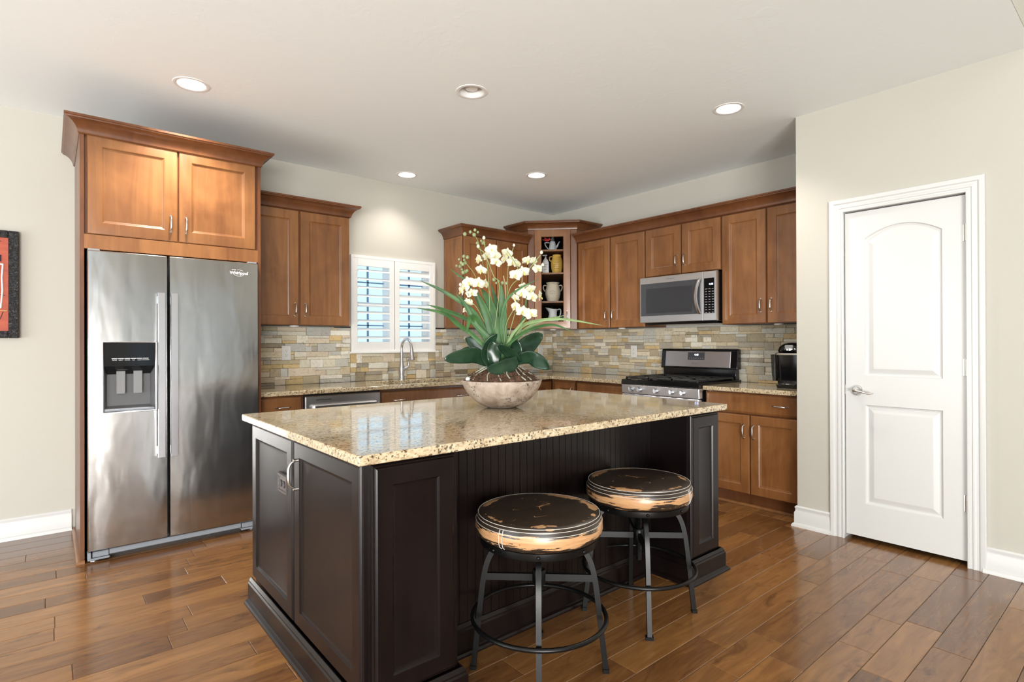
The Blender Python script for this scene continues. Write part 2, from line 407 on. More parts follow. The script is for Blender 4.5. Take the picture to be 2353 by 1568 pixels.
for k in range(9):
    mb = MB(); x = -.60+k*.15; mb.loops([[(x-.052, -.01, z), (x+.052, .03, z), (x+.052, .0315, z), (x-.052, -.0085, z)] for z in (.12, 2.28)]); mb.build('blind_slat', M['white'], vb, smooth=0)
# wall above the edge of the kitchen ceiling, facing the tall room
mb = MB(); mb.box(XL, PX, YG-.002, YG+.12, H+.001, HG); st(mb.build('wall_upper', M['wall'], smooth=0))
# baseboards
BB = [(0, 0), (.030, 0), (.030, .008), (.024, .020), (.016, .024), (.016, .092), (.010, .104), (.010, .118), (.013, .124), (.013, .130), (.006, .137), (0, .137)]
mb = MB(); mb.sweep([(XL, -.0), (-4.475, -.0)], BB); st(mb.build('baseboard_back', M['white']))
mb = MB(); mb.sweep([(-.66, PY), (PX, PY), (PX, -3.312)], [(a, b) for a, b in BB]); st(mb.build('baseboard_pantry', M['white']))
mb = MB(); mb.sweep([(PX, -4.064), (PX, YR)], BB); st(mb.build('baseboard_right', M['white']))
# ---------------------------------------------------------------- pantry door
d1 = st(empty('door_1', (PX, DY1, 0), -PI/2)); DW = DY1-DY0
mb = MB(); y0 = .012
def arch(x0, x1, z0, z1, rise, ins, n=16):
    a, b = x0+ins, x1-ins; pts = [(a, z0+ins), (b, z0+ins)]
    for k in range(n+1):
        t = k/n; x = b+(a-b)*t; pts.append((x, z1-ins+rise*(1-(2*t-1)**2)))
    return pts
PA = dict(x0=.108, x1=DW-.108, z0=1.022, z1=1.872, rise=.066); PB = dict(x0=.108, x1=DW-.108, z0=.233, z1=.845, rise=0.0)
PROF = [(0, 0), (.005, .009), (.014, .0125), (.020, .012), (.044, .003), (.048, .0022)]
# slab front as strips round the two panels
def strip(pts): mb.poly([(x, y0, z) for x, z in pts])
a0, a1 = .108, DW-.108
strip([(0, .028), (a0, .028), (a0, DZ-.004), (0, DZ-.004)]); strip([(a1, .028), (DW, .028), (DW, DZ-.004), (a1, DZ-.004)])
strip([(a0, .028), (a1, .028), (a1, .233), (a0, .233)]); strip([(a0, .845), (a1, .845), (a1, 1.022), (a0, 1.022)])
top = arch(**PA, ins=0)[2:]
for p, q in zip(top[:-1], top[1:]): strip([p, (p[0], DZ-.004), (q[0], DZ-.004), q])
for P in (PA, PB):
    mb.loops([[(x, y0+dy, z) for x, z in arch(**P, ins=i)] for i, dy in PROF], cap0=False)
for q in (((0, 0, .028), (0, 0, DZ-.004)), ((DW, 0, .028), (DW, 0, DZ-.004))):
    x = q[0][0]; mb.poly([(x, y0, .028), (x, y0, DZ-.004), (x, y0+.035, DZ-.004), (x, y0+.035, .028)])
mb.poly([(0, y0, .028), (DW, y0, .028), (DW, y0+.035, .028), (0, y0+.035, .028)]); mb.poly([(0, y0, DZ-.004), (DW, y0, DZ-.004), (DW, y0+.035, DZ-.004), (0, y0+.035, DZ-.004)])
mb.poly([(0, y0+.035, .028), (DW, y0+.035, .028), (DW, y0+.035, DZ-.004), (0, y0+.035, DZ-.004)])
slab = mb.build('door_slab', M['white'], d1, smooth=0)
mb = MB(); mb.cyl((.062, y0, .932), (.062, y0-.008, .932), .034, 24, .031); mb.cyl((.062, y0-.008, .932), (.062, y0-.016, .932), .026, 24, .020); mb.cyl((.062, y0-.012, .932), (.062, y0-.056, .932), .011, 12)
mb.build('rosette', M['nickel'], slab)
pts = spline([(.062, y0-.05, .932), (.075, y0-.058, .934), (.105, y0-.058, .928), (.140, y0-.053, .919), (.165, y0-.048, .922)], 6)
mb = MB(); mb.tube(pts, [.011-.0072*(i/(len(pts)-1)) for i in range(len(pts))], 10); mb.build('lever', M['nickel'], slab)
for z in (1.833, 1.092, .345):
    mb = MB(); mb.cyl((DW-.003, y0-.010, z-.045), (DW-.003, y0-.010, z+.045), .0065, 10); mb.box(DW-.016, DW+.001, y0-.003, y0+.001, z-.045, z+.045)
    for zz in (-.027, -.009, .009, .027): mb.cyl((DW-.003, y0-.010, z+zz-.0008), (DW-.003, y0-.010, z+zz+.0008), .0074, 10)
    mb.build('hinge', M['nickel'], d1)
mb = MB(); mb.box(-.0045, -.0005, .002, .03, .905, .962); mb.build('strike_plate', M['nickel'], d1)
# jamb and casing
mb = MB()
for x0, x1 in ((-.011, -.005), (DW+.005, DW+.011)): mb.box(x0, x1, 0, .11, 0, DZ+.011)
mb.box(-.011, DW+.011, 0, .11, DZ+.004, DZ+.011); mb.build('jamb', M['white'], d1)
CP = [(0, 0), (.016, 0), (.018, .003), (.018, .010), (.012, .014), (.012, .022), (.017, .026), (.017, .034), (.014, .040), (.014, .050), (.020, .056), (.022, .062), (.022, .078), (.019, .081), (0, .081)]
mb = MB(); L = []
for k, (x, z, sx, sz) in enumerate(((0, 0, -1, 0), (0, DZ+.004, -1, 1), (DW, DZ+.004, 1, 1), (DW, 0, 1, 0))):
    L.append([(x+sx*(.002+w_), -o_, z+sz*(w_)) for o_, w_ in CP])
mb.loops(L); st(mb.build('trim_1', M['white'], smooth=25)); bpy.data.objects['trim_1'].matrix_world = d1.matrix_world.copy() if False else Matrix.Translation((PX, DY1, 0)) @ Matrix.Rotation(-PI/2, 4, 'Z')
# threshold dark behind the door
# ---------------------------------------------------------------- window and shutters
w1 = st(empty('window_1', (WX0, 0, 0), 0)); ww = WX1-WX0
mb = MB(); 
for a, b, c, d in ((0, .045, WZ0, WZ1), (ww-.045, ww, WZ0, WZ1), (.045, ww-.045, WZ0, WZ0+.05), (.045, ww-.045, WZ1-.05, WZ1), (.045, ww-.045, 1.575, 1.615)): mb.box(a, b, .085, .125, c, d)
mb.build('sash_frame', M['shutter'], w1, smooth=0)
mb = MB()
for x in (.195, ww-.195): mb.box(x-.008, x+.008, .10, .112, WZ0+.05, WZ1-.05)
for z in (1.40, 1.80): mb.box(.045, ww-.045, .10, .112, z-.006, z+.006)
mb.build('muntin_bars', mat('blue_grey_muntin', (.16, .26, .40), .5), w1, smooth=0)
mb = MB(); mb.box(.045, ww-.045, .104, .108, WZ0+.05, WZ1-.05); mb.build('pane', M['glass'], w1, smooth=0)
mb = MB()
for a, b, c, d in ((-.025, .0, 1.158, 2.03), (ww, ww+.025, 1.158, 2.03), (0, ww, 2.005, 2.03), (0, ww, 1.158, 1.175)): mb.box(a, b, -.028, .085, c, d)
mb.build('shutter_frame', M['shutter'], w1, smooth=0)
mb = MB(); mb.box(0, .006, .001, .085, WZ0, WZ1); mb.box(ww-.012, ww, .001, .085, WZ0, WZ1); mb.box(0, ww, .001, .085, WZ0, WZ0+.006); mb.box(0, ww, .001, .085, WZ1-.006, WZ1); mb.box(.355, .455, .008, .128, WZ0, WZ1)
mb.build('jamb_lining', M['shutter'], w1, smooth=0)
mb = MB(); mb.box(-.05, ww+.055, -.052, 0, 1.142, 1.160, .004); mb.build('sill', M['shutter'], w1)
def shutter(x0, x1, label, tilt):
    t = empty('plantation_shutter', (x0, -.026, 0), 0, label, 'shutter', 'plantation shutters at the kitchen window')
    w_ = x1-x0; zb, zt = 1.160, 2.020; mb = MB()
    for a, b, c, d in ((0, .048, zb, zt), (w_-.048, w_, zb, zt), (.048, w_-.048, zb, zb+.088), (.048, w_-.048, zt-.086, zt)): mb.box(a, b, 0, .028, c, d, .003)
    mb.build('panel_frame', M['shutter'], t)
    n = 9; lo, hi = zb+.088, zt-.086
    for k in range(n):
        z = lo+(k+.5)*(hi-lo)/n; mb = MB(); a = math.radians(tilt[k]); L = []
        ring = []
        for q in range(14):
            ph = 2*PI*q/14; ly, lz = .032*math.cos(ph), .0048*math.sin(ph)
            ring.append((ly*math.cos(a)-lz*math.sin(a)+.014, ly*math.sin(a)+lz*math.cos(a)+z))
        mb.prism_x(ring, .0485, w_-.0485); mb.build('louver', M['shutter'], t, smooth=50)
    return t
s1 = shutter(-2.512, -2.098, 'white plantation shutter on the left half of the window, all louvers open', [24]*9)
s2 = shutter(-2.090, -1.664, 'white plantation shutter on the right half of the window, upper louvers nearly closed', [24]*5+[58]*4)
for z in (1.32, 1.87):
    mb = MB(); mb.box(.424, .434, -.006, .012, z-.035, z+.035); mb.build('hinge', M['shutter'], s2)
# ---------------------------------------------------------------- recessed lamps
LL = ['lit recessed ceiling lamp above the refrigerator cabinet', 'unlit recessed ceiling lamp above the island', 'lit recessed ceiling lamp nearest the pantry door', 'lit recessed ceiling lamp above the sink window', 'lit recessed ceiling lamp nearest the corner glass cabinet']
for (lx, ly, on), lb in zip(LAMPS, LL):
    t = empty('recessed_lamp', (lx, ly, H), 0, lb, 'ceiling lamp', 'recessed ceiling lamps')
    mb = MB(); mb.lathe([(.072, .004), (.074, -.002), (.080, -.005), (.094, -.003), (.096, 0)], seg=40, cap0=False, cap1=False); mb.build('trim_ring', M['baffle'], t)
    d_ = .035 if on else .075
    mb = MB(); mb.lathe([(.0735, .001), (.070 if on else .060, d_), (.060, d_+.03), (.0, d_+.03)], seg=40, cap0=False, cap1=False); mb.build('baffle', M['baffle'], t)
    if on:
        mb = MB(); mb.lathe([(.066, d_-.008), (.064, d_-.016), (.04, d_-.022), (.001, d_-.024)], seg=40, cap0=False); mb.build('lens', M['lens'], t)
        sp = bpy.data.lights.new('downlight_beam', 'SPOT'); sp.energy = on; sp.spot_size = math.radians(118); sp.spot_blend = .75; sp.shadow_soft_size = .055; sp.color = (1, .93, .83)
        so = bpy.data.objects.new('downlight_beam', sp); COL.objects.link(so); so.parent = t; so.location = (0, 0, -.012)
    else:
        mb = MB(); mb.lathe([(.022, .07), (.034, .055), (.042, .03), (.036, .016), (.001, .012)], seg=24, cap0=False); mb.build('bulb', M['bulb'], t)
# ---------------------------------------------------------------- stone backsplash
PAL = [(.60, .57, .48)]*4+[(.52, .46, .34)]*4+[(.66, .64, .58)]*3+[(.42, .36, .25)]*3+[(.48, .48, .45)]*3+[(.55, .42, .22)]*2+[(.34, .31, .26)]*2+[(.58, .50, .40)]*3+[(.28, .235, .17)]
PAL = [tuple(min(.85, v*1.18) for v in c) for c in PAL]
PALB = [(.50, .47, .40)]*4+[(.44, .39, .30)]*4+[(.56, .55, .51)]*3+[(.36, .32, .24)]*3+[(.44, .45, .44)]*4+[(.46, .36, .21)]*1+[(.30, .28, .25)]*3
PALB = [tuple(min(.85, v*k) for v, k in zip(c, (1.34, 1.29, 1.2))) for c in PALB]
def stones(name, regions, pal, seed, fy):
    rg = random.Random(seed); mb = MB(); tin = []
    def stone(x0, x1, z0, z1):
        d = rg.uniform(.010, .026); c = rg.choice(pal); k = rg.uniform(.86, 1.12); c = tuple(min(.85, v*k) for v in c)
        e = .0007; b = .003; n0 = len(mb.bm.faces); s = [rg.uniform(-.003, .003) for _ in range(4)]
        o = [(x0+e, -.002, z0+e), (x1-e, -.002, z0+e), (x1-e, -.002, z1-e), (x0+e, -.002, z1-e)]
        f = [(p[0], -d+.002, p[2]) for p in o]; q = [(x0+b, -d+s[0], z0+b), (x1-b, -d+s[1], z0+b), (x1-b, -d+s[2], z1-b), (x0+b, -d+s[3], z1-b)]
        mb.loops([[fy(p) for p in l] for l in (o, f, q)], cap0=False); tin.extend([c]*(len(mb.bm.faces)-n0))
    for x0, x1, z0, z1 in regions:
        n0 = len(mb.bm.faces); mb.mi = 1; mb.poly([fy((x0, -.004, z0)), fy((x1, -.004, z0)), fy((x1, -.004, z1)), fy((x0, -.004, z1))]); mb.mi = 0; tin.extend([(.1, .1, .1)]*(len(mb.bm.faces)-n0))
        n = max(1, round((z1-z0)/.0735)); h = (z1-z0)/n
        for r in range(n):
            zz = z0+r*h; x = x0-rg.random()*.12
            while x < x1:
                ln = rg.uniform(.09, .24); a, b = max(x, x0), min(x+ln, x1); x += ln
                if b-a < .012: continue
                k = rg.random()
                sp_ = [(0, 1)] if k < .25 else [(0, .5), (.5, 1)] if k < .6 else [(0, .34), (.34, 1)] if k < .8 else [(0, .66), (.66, 1)]
                for s0, s1_ in sp_:
                    if rg.random() < .35 and b-a > .1:
                        m_ = a+(b-a)*rg.uniform(.35, .65); stone(a, m_, zz+s0*h, zz+s1_*h); stone(m_, b, zz+s0*h, zz+s1_*h)
                    else: stone(a, b, zz+s0*h, zz+s1_*h)
    me = bpy.data.meshes.new(name); mb.bm.to_mesh(me); mb.bm.free(); me.materials.append(M['stone']); me.materials.append(M['grout'])
    ca = me.color_attributes.new('tint', 'FLOAT_COLOR', 'CORNER')
    for p, c in zip(me.polygons, tin):
        for li in p.loop_indices: ca.data[li].color = (*c, 1)
    o = bpy.data.objects.new(name, me); COL.objects.link(o); return st(o)
CZ = .892                                            # worktop height of the perimeter counters
stones('backsplash_back', [(-3.49, WX0-.03, CZ, 1.372), (WX0-.03, WX1+.03, CZ, 1.140), (WX1+.03, -.03, CZ, 1.372)], PAL, 3, lambda p: p)
stones('backsplash_right', [(.0, 3.095, CZ, 1.372)], PALB, 8, lambda p: (p[1], -p[0], p[2]))
mb = MB(); mb.box(WX1+.028, -1.535, -.022, 0, 1.372, 1.384, .003); mb.box(-2.674, WX0-.027, -.022, 0, 1.372, 1.384, .003); st(mb.build('trim_2', M['stone']))

# ================================================================== CABINETS
RB = -PI/2                                            # things standing against the right wall face -x
SHAKER = lambda s: [(0, 0), (0, -.015), (.004, -.0195), (.007, -.020), (s, -.020), (s+.005, -.0165), (s+.006, -.013), (s+.013, -.0105), (s+.015, -.0095)]
SLAB = [(0, 0), (0, -.012), (.004, -.0145), (.012, -.0185), (.016, -.020)]
def pull_mesh(mb, c, L, vert, out=.030):
    """small bowed cabinet pull: two feet and a flat arched grip"""
    n = 14; pts = []; rad = []
    for i in range(n+1):
        t = i/n; s = (t-.5)*L; o = -.006-(out-.006)*(1-(2*t-1)**4)**.8
        pts.append((c[0]+(0 if vert else s), c[1]+o, c[2]+(s if vert else 0))); rad.append(.0042+.0022*math.sin(PI*t))
    mb.tube(pts, rad, 8)
    for s in (-.5, .5):
        p = (c[0]+(0 if vert else s*L), c[1], c[2]+(s*L if vert else 0)); mb.cyl(p, (p[0], p[1]-.010, p[2]), .0075, 10, .006)
def door(parent, name, x0, x1, z0, z1, front, handle=None, wood_='maple', stile=.068, slab=False, hl=.098, hmat='nickel'):
    mb = MB(); mb.panel(x0, x1, z0, z1, [(i, front+y) for i, y in (SLAB if slab else SHAKER(stile))])
    d = mb.build(name, M[wood_], parent, smooth=20)
    for h in ([handle] if handle and not isinstance(handle, list) else handle or []):
        mb = MB(); pull_mesh(mb, (h[1], front-.0195, h[2]), hl, h[0] == 'v'); mb.build('handle', M[hmat], d, smooth=60)
    return d
CROWN = [(0, 0), (.004, 0), (.009, .006), (.010, .016), (.013, .024), (.020, .040), (.033, .056), (.050, .067), (.062, .071), (.064, .077), (.070, .080), (.070, .092), (0, .092)]
def crown(parent, path, name='crown_molding', lab=None):
    mb = MB(); mb.sweep(path, CROWN); return mb.build(name, M['maple_dark'], parent, smooth=25)

# ---------------------------------------------------------------- refrigerator surround (coordinates: x right, y towards the wall)
t = empty('refrigerator_cabinet', (-4.456, 0, 0), 0, 'tall brown cabinet surround built around and above the refrigerator', 'cabinet')
FD = -.75                                             # carcass front
mb = MB(); mb.box(0, .020, -.77, -.004, 0, 2.445); mb.box(.946, .964, -.77, -.004, 0, 2.445); mb.box(.020, .946, -.745, -.004, 1.785, 2.445); mb.box(.020, .946, FD, FD+.005, 1.86, 2.445)
mb.build('carcass', M['maple_dark'], t, smooth=0)
mb = MB(); mb.box(.020, .946, FD-.02, FD+.005, 1.78, 1.862); mb.build('filler_rail', M['maple'], t, smooth=0)
door(t, 'door', .034, .479, 1.866, 2.440, FD, ('v', .442, 1.972)); door(t, 'door', .487, .932, 1.866, 2.440, FD, ('v', .524, 1.972))
crown(t, [(0, -.004, 2.425), (0, -.772, 2.425), (.964, -.772, 2.425), (.964, -.004, 2.425)])
mb = MB(); SH = [(0, 0), (.019, 0), (.019, .006), (.014, .014), (.006, .019), (0, .019)]
mb.sweep([(0, -.034, 0), (0, -.772, 0), (.020, -.772, 0)], SH); mb.build('shoe_molding', M['maple'], t)

# ---------------------------------------------------------------- wall cabinets
def wall_cab(name, label, loc, rz, w, z0, z1, doors, dep=.32, group='stained maple wall cabinets', side_panels=()):
    t = empty(name, loc, rz, label, 'cabinet', group)
    mb = MB(); mb.box(0, w, -dep, -.004, z0, z1); mb.build('carcass', M['maple_dark'], t, smooth=0)
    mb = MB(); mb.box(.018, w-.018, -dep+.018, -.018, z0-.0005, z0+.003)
    mb.build('bottom_recess', M['gap'], t, smooth=0)  # flat dark sheet: shade of a hollow underside put into its colour
    for d in doors: door(t, 'door', *d[:4], -dep, d[4])
    return t
ZB, ZT = 1.378, 2.275
cL = wall_cab('wall_cabinet', 'two-door wall cabinet between the refrigerator and the window', (-3.488, 0, 0), 0, .816, ZB, ZT+.02, [(.012, .398, ZB+.002, 2.272, ('v', .366, 1.50)), (.410, .812, ZB+.002, 2.272, ('v', .444, 1.50))])
crown(cL, [(.0, -.342, 2.276), (.816, -.342, 2.276), (.816, -.004, 2.276)])
cR = wall_cab('wall_cabinet', 'two-door wall cabinet right of the window behind the orchid flowers', (-1.532, 0, 0), 0, .838, ZB, ZT+.02, [(.012, .407, ZB+.002, 2.272, ('v', .375, 1.50)), (.419, .828, ZB+.002, 2.272, ('v', .451, 1.50))])
crown(cR, [(0, -.004, 2.276), (0, -.342, 2.276), (.838, -.342, 2.276)])
mb = MB(); mb.panel(-.326, -.012, 0, .89, [(0, 0), (.003, -.005), (.024, -.005), (.028, -.0015)]); 
o = mb.build('end_panel', M['maple'], cR, smooth=20); o.rotation_euler = (0, 0, -PI/2); o.location = (-.0005, -.338, ZB+.004)
o.scale = (1, 1, 1)
cB1 = wall_cab('wall_cabinet', 'two-door wall cabinet between the corner cabinet and the microwave', (0, -.708, 0), RB, .861, ZB, ZT+.02, [(.016, .437, ZB+.002, 2.270, ('v', .402, 1.498)), (.452, .856, ZB+.002, 2.270, ('v', .490, 1.498))])
cB2 = wall_cab('wall_cabinet', 'short two-door wall cabinet directly above the microwave', (0, -1.571, 0), RB, .760, 1.835, ZT+.02, [(.006, .378, 1.838, 2.270, ('v', .342, 1.955)), (.390, .754, 1.838, 2.270, ('v', .425, 1.955))])
cB3 = wall_cab('wall_cabinet', 'two-door wall cabinet right of the microwave above the coffee maker', (0, -2.333, 0), RB, .758, ZB, ZT+.02, [(.006, .368, ZB+.004, 2.270, ('v', .333, 1.520)), (.380, .752, ZB+.004, 2.270, ('v', .415, 1.520))])
cm = empty('crown_molding', (0, -.700, 0), RB, 'long straight crown molding over the wall cabinets above the range', 'crown molding')
mb = MB(); mb.sweep([(.006, -.342, 2.277), (2.392, -.342, 2.277)], CROWN); mb.build('molding', M['maple_dark'], cm, smooth=25)

# ---------------------------------------------------------------- diagonal corner cabinet with a glass door
cc = empty('corner_cabinet', (0, 0, 0), 0, 'tall diagonal corner cabinet with a glass door showing pottery', 'cabinet')
A_, B_ = Vector((-.690, -.335, 0)), Vector((-.335, -.703, 0)); ZC = 2.44
tt = (B_-A_).normalized(); nn = Vector((tt.y, -tt.x, 0)); CW = (B_-A_).length
XFD = Matrix(((tt.x, -nn.x, 0, A_.x), (tt.y, -nn.y, 0, A_.y), (0, 0, 1, 0), (0, 0, 0, 1)))   # local: x along the face, -y out of it
poly = [(-.004, -.004), (-.690, -.004), (A_.x, A_.y), (B_.x, B_.y), (-.004, -.703)]
mb = MB()
mb.prism(poly, ZB, ZB+.020); mb.prism(poly, ZC-.02, ZC)
mb.box(-.690, -.672, -.335, -.004, ZB+.02, ZC-.02); mb.box(-.335, -.004, -.703, -.685, ZB+.02, ZC-.02)
mb.xf = XFD
for a, b in ((0, .062), (CW-.062, CW)): mb.box(a, b, 0, .019, ZB+.02, ZC-.02)
mb.box(.062, CW-.062, 0, .019, ZB+.02, ZB+.058); mb.box(.062, CW-.062, 0, .019, ZC-.06, ZC-.02)
mb.build('carcass', M['maple_dark'], cc, smooth=0)
mb = MB(); mb.box(-.672, -.004, -.010, -.004, ZB+.02, ZC-.02); mb.box(-.010, -.004, -.685, -.010, ZB+.02, ZC-.02); mb.build('back_panel', M['inside'], cc, smooth=0)
sp = [(-.012, -.012), (-.668, -.012), (-.668, -.318), (-.318, -.681), (-.012, -.681)]
SHZ = [2.204, 1.960, 1.658]
for z in SHZ:
    mb = MB(); mb.prism(sp, z, z+.018); mb.build('shelf', M['maple'], cc, smooth=0)
XD = (.066, CW-.066)
mb = MB(XFD); f = -.001; S = .076; z0, z1 = ZB+.004, 2.425; x0, x1 = XD
pr = [(0, 0), (0, -.015), (.004, -.0195), (.007, -.020), (S-.004, -.020), (S, -.014), (S, -.001)]
mb.loops([[(x0+i, f+y, z0+i), (x1-i, f+y, z0+i), (x1-i, f+y, z1-i), (x0+i, f+y, z1-i)] for i, y in pr+[(0, 0)]], False, False)
gd = mb.build('door', M['maple'], cc, smooth=20)
mb = MB(XFD); mb.box(x0+S-.004, x1-S+.004, f-.006, f-.003, z0+S-.004, z1-S+.004); mb.build('glass_pane', M['glass'], gd, smooth=0)
mb = MB(XFD); pull_mesh(mb, (x1-.036, f-.0195, 1.515), .098, True); mb.build('handle', M['nickel'], gd, smooth=60)
mb = MB(); mb.sweep([(-.690, -.004, 2.42), (A_.x, A_.y, 2.42), (B_.x, B_.y, 2.42), (-.004, -.703, 2.42)], CROWN); mb.build('crown_molding', M['maple_dark'], cc, smooth=25)

# puck lights under the wall cabinets
for x, y, lb in ((-3.10, -.255, 'small white puck light under the wall cabinet beside the refrigerator'), (-.43, -.44, 'small white puck light under the corner glass cabinet'), (-.25, -1.23, 'small white puck light under the wall cabinet left of the microwave'), (-.25, -2.76, 'small white puck light under the wall cabinet above the coffee maker')):
    mb = MB(); mb.lathe([(.0, -.012), (.030, -.012), (.034, -.008), (.035, 0)], (0, 0, 0), 20, False); o = mb.build('puck_light', M['outlet'], loc=(x, y, ZB-.0006)); tag(o, lb, 'light', 'under-cabinet puck lights')

# ---------------------------------------------------------------- base cabinets
ZK = .108                                             # toe kick height
CT0 = CZ-.032                                         # underside of the worktops
def base_cab(name, label, loc, rz, w, fronts, dep=.598, open_top=False, zt=None):
    t = empty(name, loc, rz, label, 'cabinet', 'stained maple base cabinets')
    zt = zt or CT0-.001
    mb = MB(); mb.box(0, w, -dep+.055, -.006, 0, ZK)
    if open_top:
        mb.box(0, w, -dep, -.006, ZK, ZK+.02); mb.box(0, .018, -dep, -.006, ZK+.02, zt); mb.box(w-.018, w, -dep, -.006, ZK+.02, zt); mb.box(.018, w-.018, -dep, -dep+.018, ZK+.02, zt); mb.box(.018, w-.018, -.018, -.006, ZK+.02, zt)
    else: mb.box(0, w, -dep, -.006, ZK, zt)
    mb.build('carcass', M['maple_dark'], t, smooth=0)
    for nm, a, b, z0, z1, hd, slab in fronts: door(t, nm, a, b, z0, z1, -dep, hd, slab=slab, stile=.062)
    return t
base_cab('base_cabinet', 'narrow base cabinet with one drawer between refrigerator and dishwasher', (-3.476, 0, 0), 0, .325, [('drawer', .018, .308, .700, .846, ('h', .174, .774), True), ('door', .018, .308, .115, .688, ('v', .275, .60), False)])
base_cab('base_cabinet', 'sink base cabinet with a wide two-handled drawer front under the faucet', (-2.536, 0, 0), 0, .950, [('drawer_front', .008, .942, .700, .836, [('h', .160, .766), ('h', .790, .766)], True), ('door', .008, .470, .115, .688, ('v', .435, .60), False), ('door', .480, .942, .115, .688, ('v', .515, .60), False)], open_top=True)
bc = base_cab('base_cabinet', 'corner base cabinet under the inside corner of the counter', (-1.582, 0, 0), 0, 1.576, [('door', .60, .955, .115, .836, ('v', .64, .70), False)])
mb = MB(); mb.box(.976, 1.576, -.940, -.600, ZK, CT0-.001); mb.box(1.032, 1.576, -.940, -.600, 0, ZK); mb.build('corner_wing', M['maple'], bc, smooth=0)
mb = MB(Matrix.Translation((1.582, 0, 0)) @ Matrix.Rotation(RB, 4, 'Z')); mb.panel(.662, .936, .115, .838, [(i, -.606+y) for i, y in SHAKER(.058)]); dd = mb.build('door', M['maple'], bc, smooth=20)
mb = MB(Matrix.Translation((1.582, 0, 0)) @ Matrix.Rotation(RB, 4, 'Z')); pull_mesh(mb, (.908, -.6255, .740), .098, True); mb.build('handle', M['nickel'], dd, smooth=60)
base_cab('base_cabinet', 'base cabinet with a wide two-handled drawer just left of the range', (0, -.946, 0), RB, .625, [('drawer', .012, .595, .700, .838, [('h', .135, .762), ('h', .375, .762)], True), ('door', .012, .300, .115, .688, ('v', .268, .60), False), ('door', .310, .595, .115, .688, ('v', .342, .60), False)])
b4 = base_cab('base_cabinet', 'base cabinet below the coffee maker with one drawer and two doors', (0, -2.345, 0), RB, .748, [('drawer', .006, .728, .702, .848, ('h', .590, .774), True), ('door', .006, .360, .108, .690, ('v', .322, .570), False), ('door', .370, .728, .108, .690, ('v', .396, .570), False)])
mb = MB(); mb.sweep([(0, -.543, 0), (.748, -.543, 0)], SH); mb.build('shoe_molding', M['maple'], b4)
# dishwasher
t = empty('dishwasher', (-3.148, 0, 0), 0, 'stainless steel dishwasher between two base cabinets on the back wall', 'dishwasher')
mb = MB(); mb.box(.003, .609, -.585, -.03, .10, .853); mb.box(.02, .59, -.53, -.05, 0, .10); mb.build('tub', M['blackmat'], t, smooth=0)
mb = MB(); mb.box(.005, .607, -.625, -.587, .115, .844, .006); dd = mb.build('door', M['steel'], t)
mb = MB(); mb.box(.085, .200, -.6265, -.624, .8105, .8155); mb.build('vent_slot', M['slot'], dd, smooth=0)
mb = MB(); mb.box(.055, .560, -.665, -.640, .748, .780, .008)
for x in (.075, .535): mb.box(x-.012, x+.012, -.645, -.620, .752, .776)
mb.build('handle', M['handle_steel'], dd)
# ---------------------------------------------------------------- worktops
def slab(mb, xs, ys, z0, z1, keep):
    nx, ny = len(xs)-1, len(ys)-1; V = {}
    def v(i, j, z):
        k = (i, j, z)
        if k not in V: V[k] = mb._v((xs[i], ys[j], z))
        return V[k]
    ok = lambda i, j: 0 <= i < nx and 0 <= j < ny and keep(i, j)
    for i in range(nx):
        for j in range(ny):
            if not ok(i, j): continue
            mb.face([v(i, j, z1), v(i+1, j, z1), v(i+1, j+1, z1), v(i, j+1, z1)]); mb.face([v(i, j, z0), v(i, j+1, z0), v(i+1, j+1, z0), v(i+1, j, z0)])
            for a, b, p, q in (((i, j-1), 0, (i, j), (i+1, j)), ((i+1, j), 0, (i+1, j), (i+1, j+1)), ((i, j+1), 0, (i+1, j+1), (i, j+1)), ((i-1, j), 0, (i, j+1), (i, j))):
                if not ok(*a): mb.face([v(*p, z0), v(*q, z0), v(*q, z1), v(*p, z1)])
SX0, SX1, SY0, SY1 = -2.44, -1.70, -.545, -.165       # sink opening
mb = MB(); slab(mb, [-3.486, SX0, SX1, -.645, -.030], [-1.566, -.645, SY0, SY1, -.030], CT0, CZ, lambda i, j: (j >= 1 or i == 3) and not (i == 1 and j == 2))
tag(mb.build('countertop', M['granite'], smooth=0, bevel=.005), 'long L-shaped speckled granite countertop around the sink corner', 'countertop', 'speckled granite countertops')
mb = MB(); mb.box(-.645, -.030, -3.095, -2.342, CT0, CZ); tag(mb.build('countertop', M['granite'], smooth=0, bevel=.005), 'short granite countertop right of the range under the coffee maker', 'countertop', 'speckled granite countertops')
t = empty('sink', (0, 0, 0), 0, 'undermount stainless steel sink set in the counter below the window', 'sink')
mb = MB(); i = .006
def rr(x0, x1, y0, y1, z): return [(x0, y0, z), (x1, y0, z), (x1, y1, z), (x0, y1, z)]
mb.loops([rr(SX0-.012, SX1+.012, SY0-.012, SY1+.012, CT0-.001), rr(SX0-.002, SX1+.002, SY0-.002, SY1+.002, CT0-.001), rr(SX0+.004, SX1-.004, SY0+.004, SY1-.004, CT0-.15), rr(SX0+.03, SX1-.03, SY0+.03, SY1-.03, CT0-.175)], False)
mb.build('basin', M['steel'], t, smooth=40); mb = MB(); mb.cyl((-2.07, -.36, CT0-.174), (-2.07, -.36, CT0-.170), .045, 20); mb.build('drain', M['chrome'], t)
t = empty('faucet', (-2.068, -.105, CZ), 0, 'tall gooseneck kitchen faucet standing below the shuttered window', 'faucet')
mb = MB(); mb.lathe([(.030, 0), (.030, .008), (.026, .014), (.024, .05), (.028, .085), (.026, .115), (.019, .150), (.015, .185), (.0135, .20)], seg=20); mb.build('body', M['handle_steel'], t)
pts = [(0, 0, .195), (0, .0, .25), (0, 0, .30), (0, -.012, .335), (0, -.045, .366), (0, -.09, .380), (0, -.135, .370), (0, -.168, .340), (0, -.182, .300), (0, -.187, .275)]
